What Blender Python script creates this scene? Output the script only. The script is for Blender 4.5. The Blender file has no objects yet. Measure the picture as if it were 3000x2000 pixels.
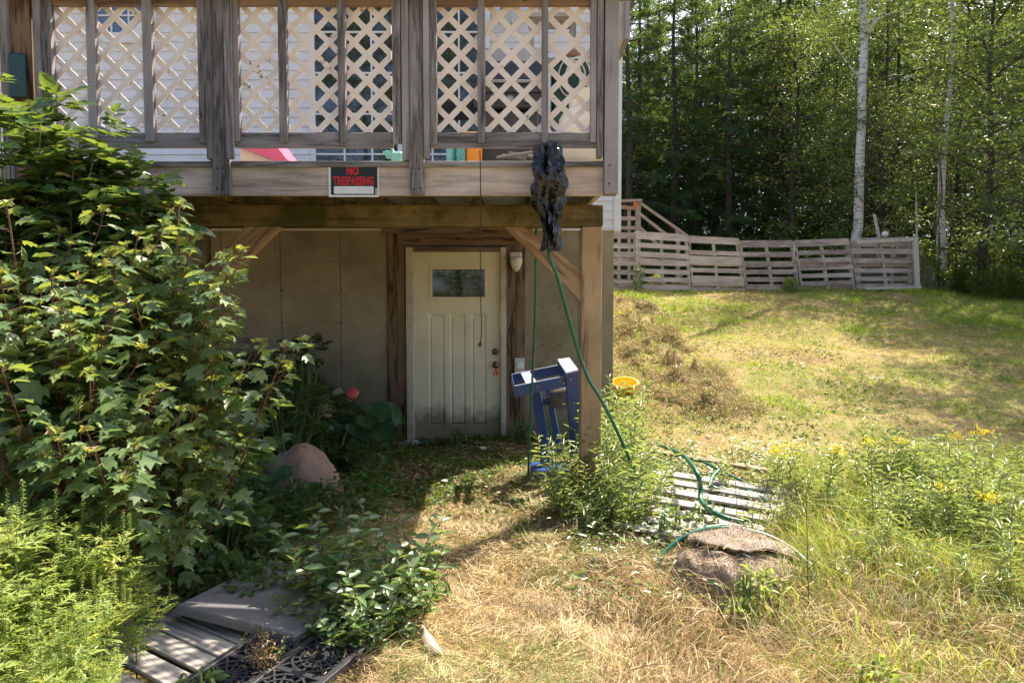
import bpy, math, random
import numpy as np
from mathutils import Vector, Matrix
random.seed(7); rng = np.random.default_rng(7)
S = bpy.context.scene; COL = S.collection
R = math.radians
# ------------------------------------------------------------------ camera
CAMZ = 1.41; TH = math.atan(100/2000); F = 2000.0
cd = bpy.data.cameras.new('camera'); cam = bpy.data.objects.new('camera', cd); COL.objects.link(cam)
cam.location = (0, 0, CAMZ); cam.rotation_euler = (math.pi/2 - TH, 0, 0)
cd.sensor_width = 36; cd.lens = 24; cd.clip_end = 2000; cd.clip_start = .05
S.camera = cam
def ray(px, py):
    u = (px-1500)/F; v = (1000-py)/F
    return Vector((u, math.cos(TH)+v*math.sin(TH), -math.sin(TH)+v*math.cos(TH)))
def at(px, py, Y):
    d = ray(px, py); t = Y/d.y
    return Vector((d.x*t, Y, CAMZ+d.z*t))
# ------------------------------------------------------------------ terrain
def sst(a, b, x):
    t = np.clip((x-a)/(b-a), 0, 1); return t*t*(3-2*t)
LUMPS = [(2.0,13.4,.12,.4),(2.5,12.6,.13,.35),(2.05,12.1,.1,.3),(2.25,11.4,.12,.3),(1.9,10.9,.1,.3),(2.45,10.5,.1,.25),(2.05,10.1,.1,.22),(1.7,9.7,.07,.25),(2.15,9.2,.13,.2),(2.42,8.95,.1,.17),(2.1,8.6,.12,.17),(2.3,8.2,.05,.18),(1.85,8.9,.06,.16),(2.2,7.6,.08,.15),(2.35,7.35,.05,.12)]
def gz(x, y):
    x = np.asarray(x, float); y = np.asarray(y, float)
    s = .196*(y-6.06)
    s = np.where(y < 6.06, 0, s)
    s = s*sst(5.2, 7.2, y) + 0.0
    top = 1.86
    s = np.where(s > top-.25, top-.25+.35*(1-np.exp(-(s-top+.25)/.35)), s)
    z = s*sst(.75, 1.35, x)
    z = z - .055*np.clip(x-8.5, 0, 6)*sst(8, 15, y)*(1-sst(17,22,y))
    # bank on the left, below the deck
    z = z + .62*sst(-1.15, -2.5, x)*sst(4.7, 6.4, y)*(1-sst(7.4, 9, y))
    z = z + .10*sst(-1.3, -2.3, x)*sst(2.6, 4.2, y)
    # small mounds in the cut grass
    z = z + .035*np.sin(x*2.3+y*1.1)*np.sin(y*2.9-x*.7) * sst(1.6, 2.6, y)
    z = z + .012*np.sin(x*9.1+1.3*np.sin(y*7))*np.sin(y*8.3+1.7*np.sin(x*5))
    for lx, ly, h, r in LUMPS:
        d2 = ((x-lx)**2+(y-ly)**2)/(r*r)
        z = z + 1.5*h*np.exp(-d2*1.6)*(1+.5*np.sin(x*13+y*9)*np.sin(y*17-x*6)+.25*np.sin(x*31-y*11))
    return z
def g1(x, y): return float(gz(x, y))
def gp(px, py):
    d = ray(px, py); t = 1.2
    while t < 60:
        p = Vector((0,0,CAMZ))+d*t
        if p.z <= g1(p.x, p.y): return Vector((p.x, p.y, g1(p.x, p.y)))
        t += .01
    return p
# ------------------------------------------------------------------ object plumbing
W = {}
def tag(o, label=None, cat=None, group=None, kind=None):
    if label: o['label'] = label
    if cat: o['category'] = cat
    if group: o['group'] = group
    if kind: o['kind'] = kind
    return o
def empty(name, loc, label, cat, group=None, rz=0):
    o = bpy.data.objects.new(name, None); COL.objects.link(o); o.empty_display_size = .1
    M = Matrix.Translation(Vector(loc)) @ Matrix.Rotation(rz, 4, 'Z')
    o.matrix_basis = M; W[o.name] = M
    return tag(o, label, cat, group)
def link(name, me, parent=None, M=None, local=False):
    o = bpy.data.objects.new(name, me); COL.objects.link(o)
    M = M or Matrix.Identity(4)
    if parent is not None:
        o.parent = parent
        o.matrix_basis = M if local else W[parent.name].inverted() @ M
        W[o.name] = W[parent.name] @ o.matrix_basis
    else:
        o.matrix_basis = M; W[o.name] = M
    return o
KIDS = {}
def copy_tree(o, M, label=None, parent=None):
    c = o.copy(); COL.objects.link(c)
    if parent is None:
        c.matrix_basis = M; W[c.name] = M
        if label: c['label'] = label
    else:
        c.parent = parent; c.matrix_basis = o.matrix_basis.copy(); W[c.name] = W[parent.name] @ c.matrix_basis
    for k in o.children: copy_tree(k, None, None, c)
    return c
# ------------------------------------------------------------------ mesh builder
class MB:
    def __init__(s): s.v = []; s.f = []; s.sm = False
    def add(s, vs, fs):
        n = len(s.v); s.v += [tuple(v) for v in vs]; s.f += [tuple(i+n for i in f) for f in fs]; return s
    def box(s, x0, x1, y0, y1, z0, z1, b=.003):
        b = min(b, .3*min(abs(x1-x0), abs(y1-y0), abs(z1-z0)))
        lo = (x0,y0,z0); hi = (x1,y1,z1)
        V = []; idx = {}
        for cx in (0,1):
            for cy in (0,1):
                for cz in (0,1):
                    c = (cx,cy,cz)
                    for a in range(3):
                        p = []
                        for k in range(3):
                            base = hi[k] if c[k] else lo[k]
                            if k != a: base += (-b if c[k] else b)
                            p.append(base)
                        idx[(c,a)] = len(V); V.append(p)
        Fs = []
        for a in range(3):
            o1, o2 = [k for k in range(3) if k != a]
            for side in (0,1):
                q = []
                for (i,j) in ((0,0),(1,0),(1,1),(0,1)):
                    c = [0,0,0]; c[a]=side; c[o1]=i; c[o2]=j; q.append(idx[(tuple(c),a)])
                flip = (side == 0) ^ (a == 1)
                Fs.append(tuple(q[::-1]) if flip else tuple(q))
        for a in range(3):          # edges along axis a
            o1, o2 = [k for k in range(3) if k != a]
            for i in (0,1):
                for j in (0,1):
                    c0=[0,0,0]; c0[o1]=i; c0[o2]=j; c1=list(c0); c1[a]=1; c0=tuple(c0); c1=tuple(c1)
                    Fs.append((idx[(c0,o1)], idx[(c1,o1)], idx[(c1,o2)], idx[(c0,o2)]))
        for cx in (0,1):
            for cy in (0,1):
                for cz in (0,1):
                    c=(cx,cy,cz); Fs.append((idx[(c,0)],idx[(c,1)],idx[(c,2)]))
        return s.add(V, Fs)
    def tube(s, pts, rad, n=8, cap=True):
        pts = [Vector(p) for p in pts]
        if not hasattr(rad, '__len__'): rad = [rad]*len(pts)
        V = []; Fs = []; up = Vector((.12,.31,.94)).normalized(); prev = None
        for i, p in enumerate(pts):
            t = (pts[min(i+1,len(pts)-1)]-pts[max(i-1,0)])
            t = t.normalized() if t.length > 1e-9 else Vector((0,0,1))
            if prev is None:
                a = t.cross(up)
                if a.length < .1: a = t.cross(Vector((1,0,0)))
            else: a = prev - t*prev.dot(t)
            a.normalize(); prev = a; b = t.cross(a)
            for k in range(n):
                an = 2*math.pi*k/n; V.append(p+(a*math.cos(an)+b*math.sin(an))*rad[i])
        for i in range(len(pts)-1):
            for k in range(n):
                k2 = (k+1)%n; Fs.append((i*n+k, (i+1)*n+k, (i+1)*n+k2, i*n+k2)[::-1])
        if cap: Fs.append(tuple(range(n))); Fs.append(tuple(range((len(pts)-1)*n, len(pts)*n))[::-1])
        return s.add(V, Fs)
    def lathe(s, prof, c=(0,0,0), n=24, sq=1.0):
        V=[];Fs=[]
        for r,z in prof:
            for k in range(n):
                a=2*math.pi*k/n; V.append((c[0]+r*math.cos(a), c[1]+r*math.sin(a)*sq, c[2]+z))
        for i in range(len(prof)-1):
            for k in range(n):
                k2=(k+1)%n; Fs.append((i*n+k,i*n+k2,(i+1)*n+k2,(i+1)*n+k))
        Fs.append(tuple(range(n))[::-1]); Fs.append(tuple(range((len(prof)-1)*n,len(prof)*n)))
        return s.add(V,Fs)
    def prism(s, poly, y0, y1):      # poly in x,z; extruded along y
        n=len(poly); V=[(x,y0,z) for x,z in poly]+[(x,y1,z) for x,z in poly]
        area=sum(poly[i][0]*poly[(i+1)%n][1]-poly[(i+1)%n][0]*poly[i][1] for i in range(n))
        Fs=[tuple(range(n)), tuple(range(n,2*n))[::-1]]+[(i,i+n,(i+1)%n+n,(i+1)%n) for i in range(n)]
        if area<0: Fs=[f[::-1] for f in Fs]
        return s.add(V,Fs)
    def mesh(s, name, m, smooth=False):
        me = bpy.data.meshes.new(name); me.from_pydata(s.v, [], s.f)
        if m is not None: me.materials.append(m)
        if smooth: me.polygons.foreach_set('use_smooth', [True]*len(me.polygons))
        me.update(); return me
    def build(s, name, m, parent=None, smooth=False, M=None, local=False):
        return link(name, s.mesh(name, m, smooth), parent, M, local)
def wbox(name, x0,x1,y0,y1,z0,z1, m, parent=None, b=.003):
    """box whose local X runs along its longest side (for the wood grain)"""
    c = Vector(((x0+x1)/2,(y0+y1)/2,(z0+z1)/2)); d = [abs(x1-x0),abs(y1-y0),abs(z1-z0)]
    a = d.index(max(d))
    if a == 0: Rm = Matrix.Identity(4); e = d
    elif a == 1: Rm = Matrix.Rotation(math.pi/2,4,'Z'); e = [d[1],d[0],d[2]]
    else: Rm = Matrix.Rotation(-math.pi/2,4,'Y'); e = [d[2],d[1],d[0]]
    mb = MB().box(-e[0]/2,e[0]/2,-e[1]/2,e[1]/2,-e[2]/2,e[2]/2,b)
    return mb.build(name, m, parent, M=Matrix.Translation(c)@Rm)
def plank(name, p0, p1, wid, thk, m, parent=None, up=Vector((0,0,1)), b=.003):
    """plank between two points; wid is measured across 'up' cross axis, thk along up"""
    p0=Vector(p0);p1=Vector(p1); x=(p1-p0); L=x.length; x.normalize(); z=(up-x*up.dot(x)).normalized(); y=z.cross(x)
    M=Matrix(((x.x,y.x,z.x,0),(x.y,y.y,z.y,0),(x.z,y.z,z.z,0),(0,0,0,1))); M.translation=(p0+p1)/2
    mb=MB().box(-L/2,L/2,-wid/2,wid/2,-thk/2,thk/2,b)
    return mb.build(name,m,parent,M=M)
# ------------------------------------------------------------------ materials
def newmat(name):
    m = bpy.data.materials.new(name); m.use_nodes = True; nt = m.node_tree
    for n in list(nt.nodes): nt.nodes.remove(n)
    return m, nt, nt.nodes, nt.links
def nd(N, t, **k):
    n = N.new(t)
    for a, v in k.items():
        if a.startswith('i_'):
            key = a[2:]; key = int(key) if key.isdigit() else key.replace('_', ' ')
            n.inputs[key].default_value = v
        else: setattr(n, a, v)
    return n
def c4(c): return (c[0],c[1],c[2],1)
def ramp(N, stops):
    r = N.new('ShaderNodeValToRGB'); e = r.color_ramp.elements
    while len(e) < len(stops): e.new(.5)
    for i,(p,c) in enumerate(stops): e[i].position = p; e[i].color = c4(c) if hasattr(c,'__len__') else (c,c,c,1)
    return r
def mixc(N, L, f, a, b, mode='MIX'):
    m = N.new('ShaderNodeMix'); m.data_type='RGBA'; m.blend_type=mode
    for sock, v in ((m.inputs[0],f),(m.inputs[6],a),(m.inputs[7],b)):
        if hasattr(v,'is_output'): L.new(v, sock)
        elif hasattr(v,'__len__'): sock.default_value = c4(v)
        else: sock.default_value = v
    return m.outputs[2]
def finish(m, N, L, col, rough=.6, bump=None, bstr=.3, bdist=.01, metal=0, spec=.5, coat=0):
    p = N.new('ShaderNodeBsdfPrincipled'); o = N.new('ShaderNodeOutputMaterial')
    if hasattr(col,'is_output'): L.new(col, p.inputs['Base Color'])
    else: p.inputs['Base Color'].default_value = c4(col)
    if hasattr(rough,'is_output'): L.new(rough, p.inputs['Roughness'])
    else: p.inputs['Roughness'].default_value = rough
    p.inputs['Metallic'].default_value = metal; p.inputs['Specular IOR Level'].default_value = spec
    p.inputs['Coat Weight'].default_value = coat
    if bump is not None:
        b = nd(N,'ShaderNodeBump',i_Strength=bstr,i_Distance=bdist); L.new(bump, b.inputs['Height']); L.new(b.outputs[0], p.inputs['Normal'])
    L.new(p.outputs[0], o.inputs[0]); return m
def coords(N, L, scale=(1,1,1), rnd=True, kind='Object'):
    tc = N.new('ShaderNodeTexCoord'); src = tc.outputs[kind]
    if rnd:
        oi = N.new('ShaderNodeObjectInfo'); ml = nd(N,'ShaderNodeMath',operation='MULTIPLY',i_1=57.0); L.new(oi.outputs['Random'], ml.inputs[0])
        va = nd(N,'ShaderNodeVectorMath',operation='ADD'); L.new(src, va.inputs[0]); L.new(ml.outputs[0], va.inputs[1]); src = va.outputs[0]
    mp = N.new('ShaderNodeMapping'); mp.inputs['Scale'].default_value = scale; L.new(src, mp.inputs[0]); return mp.outputs[0], src
def noise(N, L, v, scale, detail=5, rough=.6, dist=0):
    n = nd(N,'ShaderNodeTexNoise',i_Scale=scale,i_Detail=detail,i_Roughness=rough,i_Distortion=dist); L.new(v, n.inputs['Vector']); return n.outputs[0]
def simple(name, col, col2=None, scale=8, rough=.6, bump=.15, metal=0, spec=.5, dirt=None, bscale=40, bdist=.004, coat=0):
    m,nt,N,L = newmat(name); v,_ = coords(N,L)
    n = noise(N,L,v,scale); col2 = col2 or tuple(x*.8 for x in col)
    r = ramp(N,[(.3,col2),(.7,col)]); L.new(n, r.inputs[0]); c = r.outputs[0]
    if dirt is not None:
        n2 = noise(N,L,v,scale*.6,8,.7); r2 = ramp(N,[(.5,0.),(.72,.8)]); L.new(n2,r2.inputs[0]); c = mixc(N,L,r2.outputs[0],c,dirt)
    nb = noise(N,L,v,bscale,4)
    return finish(m,N,L,c,rough,nb,bump,bdist,metal,spec,coat)
def wood(name, light, dark, rough=.82, knot=(.05,.035,.025), stain=None, grain=1.0, paint=None):
    m,nt,N,L = newmat(name)
    v1, src = coords(N,L,(1.1,16,16)); n1 = noise(N,L,v1,4.5,6,.65)
    mp = N.new('ShaderNodeMapping'); mp.inputs['Scale'].default_value=(.9,7,7); L.new(src, mp.inputs[0])
    w = nd(N,'ShaderNodeTexWave',bands_direction='Y',i_Scale=1.25,i_Distortion=4.5*grain,i_Detail=3,i_Detail_Scale=1.3); L.new(mp.outputs[0], w.inputs['Vector'])
    ad = nd(N,'ShaderNodeMath',operation='MULTIPLY_ADD',i_1=.38*grain); L.new(w.outputs['Fac'],ad.inputs[0]); L.new(n1,ad.inputs[2])
    mid=tuple((a_*.45+b_*.55) for a_,b_ in zip(dark,light)); r = ramp(N,[(.42,dark),(.58,mid),(.8,light)]); L.new(ad.outputs[0], r.inputs[0])
    nl = noise(N,L,src,2.3,3); r3 = ramp(N,[(.35,.78),(.7,1.12)]); L.new(nl,r3.inputs[0])
    c = mixc(N,L,1.0,r.outputs[0],r3.outputs[0],'MULTIPLY')
    mk = N.new('ShaderNodeMapping'); mk.inputs['Scale'].default_value=(1,1.5,1.5); L.new(src, mk.inputs[0])
    vo = nd(N,'ShaderNodeTexVoronoi',i_Scale=3.1); L.new(mk.outputs[0], vo.inputs['Vector'])
    rk = ramp(N,[(.035,.9),(.075,.0)]); L.new(vo.outputs['Distance'], rk.inputs[0]); c = mixc(N,L,rk.outputs[0],c,knot)
    if stain is not None:
        ns = noise(N,L,src,3.3,6,.7); rs = ramp(N,[(.45,0.),(.62,.85)]); L.new(ns,rs.inputs[0]); c = mixc(N,L,rs.outputs[0],c,stain)
    return finish(m,N,L,c,rough,ad.outputs[0],.6,.006,spec=.2)
def leafmat(name, stops, trans=(.3,.4,.05), tf=.4, rough=.45, spec=.4, tmul=1.0):
    m,nt,N,L = newmat(name)
    a = N.new('ShaderNodeAttribute'); a.attribute_name='tint'; a.attribute_type='GEOMETRY'
    r = ramp(N,stops); L.new(a.outputs['Fac'], r.inputs[0])
    tc = N.new('ShaderNodeTexCoord'); n = noise(N,L,tc.outputs['Object'],35,3); rn = ramp(N,[(.3,.72),(.7,1.2)]); L.new(n, rn.inputs[0])
    c = mixc(N,L,1.0,r.outputs[0],rn.outputs[0],'MULTIPLY')
    p = nd(N,'ShaderNodeBsdfPrincipled',i_Roughness=rough); p.inputs['Specular IOR Level'].default_value=spec; L.new(c,p.inputs['Base Color'])
    t = N.new('ShaderNodeBsdfTranslucent'); tcol = mixc(N,L,.55,c,trans); L.new(tcol,t.inputs[0])
    mx = nd(N,'ShaderNodeMixShader',i_0=tf); L.new(p.outputs[0],mx.inputs[1]); L.new(t.outputs[0],mx.inputs[2])
    o = N.new('ShaderNodeOutputMaterial'); L.new(mx.outputs[0],o.inputs[0]); return m
M = {}
M['grey'] = wood('weathered grey wood',(.35,.325,.33),(.10,.09,.092),stain=None)
M['grey2'] = wood('dark weathered wood',(.27,.25,.255),(.07,.063,.065))
M['rim'] = wood('tan treated wood',(.64,.53,.47),(.33,.265,.225),knot=(.12,.07,.05))
M['beam'] = wood('mossy treated beam',(.25,.18,.08),(.10,.07,.025),stain=(.06,.06,.012))
M['post'] = wood('treated pine post',(.47,.32,.19),(.2,.11,.05),knot=(.09,.05,.03),grain=1.5)
M['brown'] = wood('stained brown board',(.22,.145,.09),(.03,.018,.012),grain=1.9,knot=(.03,.018,.01))
M['toprail'] = wood('brown rail wood',(.26,.17,.12),(.12,.075,.05))
M['pallet'] = wood('silvered pallet wood',(.50,.44,.42),(.23,.19,.18),knot=(.1,.07,.06))
M['pallet2'] = wood('pale pallet wood',(.55,.48,.43),(.31,.25,.215))
M['lattice'] = simple('cream lattice',(.74,.655,.565),(.66,.57,.48),14,.55,.1,dirt=None)
M['white'] = simple('white paint',(.78,.78,.78),(.7,.7,.7),5,.45,.05)
M['metalgrey'] = simple('grey metal',(.32,.32,.31),(.2,.2,.19),20,.4,.05,metal=.7)
# ------------------------------------------------------------------ leaf engine
def T(vs, fs):
    v = np.array([(a,b,c) for a,b,c in vs], float); return v, fs
TPL = {
 'oval': T([(0,0,0),(.3,.2,.05),(.7,.17,.03),(1,0,-.08),(.7,-.17,.03),(.3,-.2,.05)], [(0,3,2,1),(0,5,4,3)]),
 'broad': T([(0,0,0),(.15,.28,.06),(.5,.36,.08),(.8,.2,.0),(1.05,0,-.12),(.8,-.2,.0),(.5,-.36,.08),(.15,-.28,.06)], [(0,4,3,2,1),(0,7,6,5,4)]),
 'lance': T([(0,0,0),(.3,.07,.03),(.7,.06,.0),(1,0,-.12),(.7,-.06,.0),(.3,-.07,.03)], [(0,3,2,1),(0,5,4,3)]),
 'maple': T([(0,0,0),(-.06,.2,.02),(.1,.5,-.03),(.2,.3,.05),(.45,.55,-.02),(.5,.3,.05),(.52,.14,.05),(.75,.2,0),(.78,.08,0),(1.0,0,-.1),
             (-.06,-.2,.02),(.1,-.5,-.03),(.2,-.3,.05),(.45,-.55,-.02),(.5,-.3,.05),(.52,-.14,.05),(.75,-.2,0),(.78,-.08,0)],
            [(0,9,8,7,6,5,4,3,2,1),(0,10,11,12,13,14,15,16,17,9)]),
 'blade': T([(0,.5,0),(0,-.5,0),(.5,.4,.1),(.5,-.4,.1),(1,0,-.1)], [(0,1,3,2),(2,3,4)]),
 'blade2': T([(0,.5,0),(0,-.5,0),(.35,.45,.12),(.35,-.45,.12),(.7,.3,.08),(.7,-.3,.08),(1,0,-.15)], [(0,1,3,2),(2,3,5,4),(4,5,6)]),
 'spray': T([(0,.03,0),(0,-.03,0),(1,0,-.1),
             (.12,.0,0),(.3,.42,-.06),(.26,.02,0),(.12,0,0),(.3,-.42,-.06),(.26,-.02,0),
             (.38,0,0),(.58,.33,-.08),(.52,.02,0),(.38,0,0),(.58,-.33,-.08),(.52,-.02,0),
             (.62,0,0),(.82,.22,-.1),(.76,.02,0),(.62,0,0),(.82,-.22,-.1),(.76,-.02,0)],
            [(0,1,2),(3,5,4),(6,7,8),(9,11,10),(12,13,14),(15,17,16),(18,19,20)]),
 'pinnate': T([(0,.02,0),(0,-.02,0),(1,.06,-.12),(1,-.06,-.12),(1.15,0,-.18)]+
             [p for k,(a,l) in enumerate(((.18,.26),(.42,.34),(.68,.24))) for sgn in (1,-1) for p in ((a,0,0),(a+.07,sgn*l*.5,.03),(a+.24,sgn*l,-.03),(a+.13,sgn*l*.3,0))],
            [(0,1,3,2),(2,3,4)]+[(5+4*i,6+4*i,7+4*i,8+4*i) for i in range(6)]),
 'trefoil': T([(0,.02,0),(0,-.02,0),(.35,0,0),(.5,.15,.03),(.85,.14,0),(1,0,-.08),(.85,-.14,0),(.5,-.15,.03),
             (.35,0,0),(.25,.28,.02),(.35,.6,-.05),(.5,.42,0),(.35,0,0),(.25,-.28,.02),(.35,-.6,-.05),(.5,-.42,0)],
            [(0,1,2),(2,7,6,5,4,3),(8,11,10,9),(12,13,14,15)]),
}
def rot_frames(D, U):
    D = D/np.linalg.norm(D,axis=1,keepdims=True)
    Sd = np.cross(U, D); l = np.linalg.norm(Sd,axis=1,keepdims=True); bad = (l[:,0] < 1e-4)
    Sd[bad] = (1,0,0); l[bad] = 1; Sd /= l; N_ = np.cross(D, Sd); return D, Sd, N_
def leaves(tpl, P, D, U, size, wid=None, curl=None):
    """arrays for n leaves at P pointing D with upside U"""
    tv, tf = TPL[tpl]; n = len(P)
    if n == 0: return np.zeros((0,3)), [], 0
    D, Sd, N_ = rot_frames(np.asarray(D,float), np.asarray(U,float))
    size = np.broadcast_to(np.asarray(size,float),(n,)); wid = size if wid is None else np.broadcast_to(np.asarray(wid,float),(n,))
    cu = size if curl is None else size*curl
    V = P[:,None,:] + tv[None,:,0,None]*size[:,None,None]*D[:,None,:] + tv[None,:,1,None]*wid[:,None,None]*Sd[:,None,:] + tv[None,:,2,None]*np.broadcast_to(cu,(n,))[:,None,None]*N_[:,None,:]
    return V.reshape(-1,3), tf, n
class LM:
    """collects leaf batches and makes one mesh of them"""
    def __init__(s): s.V=[]; s.L=[]; s.C=[]; s.T=[]; s.n=0
    def add(s, tpl, P, D, U, size, tint, wid=None, curl=None):
        P = np.asarray(P,float).reshape(-1,3)
        V, tf, n = leaves(tpl, P, D, U, size, wid, curl)
        if n == 0: return s
        k = len(TPL[tpl][0]); cnt = np.array([len(f) for f in tf]); flat = np.concatenate([np.array(f) for f in tf])
        L_ = (flat[None,:] + (np.arange(n)*k)[:,None] + s.n).reshape(-1)
        s.V.append(V); s.L.append(L_); s.C.append(np.tile(cnt,n)); s.T.append(np.repeat(np.broadcast_to(np.asarray(tint,float),(n,)), len(tf))); s.n += n*k
        return s
    def mesh(s, name, m):
        me = bpy.data.meshes.new(name)
        V = np.concatenate(s.V); L_ = np.concatenate(s.L); C = np.concatenate(s.C); T_ = np.concatenate(s.T)
        me.vertices.add(len(V)); me.vertices.foreach_set('co', V.astype(np.float32).ravel())
        me.loops.add(len(L_)); me.loops.foreach_set('vertex_index', L_.astype(np.int32))
        me.polygons.add(len(C)); st = np.concatenate([[0],np.cumsum(C)[:-1]]).astype(np.int32)
        me.polygons.foreach_set('loop_start', st)
        try: me.polygons.foreach_set('loop_total', C.astype(np.int32))
        except Exception: pass
        a = me.attributes.new('tint','FLOAT','FACE'); a.data.foreach_set('value', T_.astype(np.float32))
        me.materials.append(m); me.update(calc_edges=True); me.validate(); return me
    def build(s, name, m, parent=None, local=False, Mx=None): return link(name, s.mesh(name,m), parent, Mx, local)
def rdir(n, zlo=-1, zhi=1):
    a = rng.uniform(0,2*math.pi,n); z = rng.uniform(zlo,zhi,n); r = np.sqrt(np.clip(1-z*z,0,1)); return np.stack([r*np.cos(a),r*np.sin(a),z],1)
def ups(n, spread=.5):
    u = np.zeros((n,3)); u[:,2]=1; return u + rng.normal(0,spread,(n,3))
G = (.03,.075,.014)
M['leaf_maple'] = leafmat('maple sapling leaf',[(0,(.08,.155,.055)),(.5,(.155,.25,.1)),(.8,(.25,.33,.12)),(.95,(.32,.33,.07)),(1,(.42,.22,.14))],trans=(.55,.62,.05),tf=.4,rough=.42,spec=1.0)
M['leaf_vine'] = leafmat('creeper leaf',[(0,(.035,.085,.03)),(.6,(.07,.14,.045)),(1,(.15,.23,.06))],trans=(.42,.52,.05),tf=.36,rough=.34,spec=.75)
M['leaf_rag'] = leafmat('ragweed leaf',[(0,(.1,.17,.04)),(.5,(.22,.31,.08)),(.9,(.4,.46,.13)),(1,(.5,.4,.08))],trans=(.7,.78,.12),tf=.42,rough=.5)
M['leaf_smart'] = leafmat('smartweed leaf',[(0,(.06,.13,.045)),(.6,(.12,.21,.075)),(.95,(.24,.32,.12)),(1,(.4,.2,.16))],trans=(.45,.56,.08),tf=.34,rough=.34,spec=.8)
M['leaf_gold'] = leafmat('goldenrod leaf',[(0,(.11,.17,.05)),(.45,(.19,.26,.09)),(.85,(.32,.38,.14)),(1,(.46,.45,.2))],trans=(.5,.6,.12),tf=.36,rough=.34,spec=.8)
M['flower'] = leafmat('goldenrod flower',[(0,(.75,.5,.01)),(1,(.9,.7,.04))],trans=(.9,.75,.03),tf=.3,rough=.7,spec=.1)
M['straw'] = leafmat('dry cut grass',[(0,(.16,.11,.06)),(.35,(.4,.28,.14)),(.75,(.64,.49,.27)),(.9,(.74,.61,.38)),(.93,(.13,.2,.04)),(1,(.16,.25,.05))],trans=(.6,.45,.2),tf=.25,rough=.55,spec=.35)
M['grass'] = leafmat('lawn grass',[(0,(.5,.34,.17)),(.3,(.5,.4,.16)),(.42,(.25,.31,.06)),(.72,(.13,.25,.035)),(1,(.25,.41,.06))],trans=(.6,.7,.06),tf=.4,rough=.5)
M['burdock'] = leafmat('burdock leaf',[(0,(.035,.09,.035)),(1,(.06,.14,.05))],trans=(.2,.35,.05),tf=.25,rough=.5)
M['dark_needle'] = leafmat('evergreen needles',[(0,(.03,.075,.034)),(.6,(.05,.115,.045)),(1,(.1,.17,.045))],trans=(.3,.42,.05),tf=.33,rough=.5,spec=.35)
M['decid'] = leafmat('deciduous leaf',[(0,(.045,.09,.025)),(.6,(.085,.145,.035)),(.9,(.15,.2,.045)),(1,(.34,.25,.06))],trans=(.3,.42,.06),tf=.3,rough=.5,spec=.5)
M['decid2'] = leafmat('yellowing birch leaf',[(0,(.045,.095,.025)),(.5,(.085,.145,.035)),(.9,(.17,.2,.045)),(1,(.4,.25,.06))],trans=(.4,.48,.06),tf=.32,rough=.5,spec=.5)
M['under'] = leafmat('undergrowth leaf',[(0,(.03,.07,.02)),(.7,(.07,.13,.03)),(1,(.16,.22,.05))],trans=(.4,.5,.05),tf=.38)
M['stem_red'] = simple('red brown stem',(.15,.06,.035),(.09,.04,.025),20,.6)
M['stem_green'] = simple('green stem',(.16,.22,.06),(.1,.15,.04),20,.6)
M['stem_brown'] = simple('dry brown stem',(.13,.085,.05),(.07,.045,.03),20,.7)
M['bark'] = simple('dark bark',(.085,.065,.05),(.035,.028,.022),9,.9,.8,bscale=18,bdist=.02)
def birchmat():
    m,nt,N,L = newmat('birch bark'); v,src = coords(N,L,(5,5,26)); n = noise(N,L,v,1.1,4,.6)
    r = ramp(N,[(.34,(.05,.045,.04)),(.42,(.55,.53,.5)),(.7,(.72,.7,.66))]); L.new(n,r.inputs[0])
    n2 = noise(N,L,src,3.2,3); r2 = ramp(N,[(.33,.35),(.45,1.)]); L.new(n2,r2.inputs[0])
    return finish(m,N,L,mixc(N,L,1.,r.outputs[0],r2.outputs[0],'MULTIPLY'),.6,n,.3,.01)
M['birch'] = birchmat()
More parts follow.
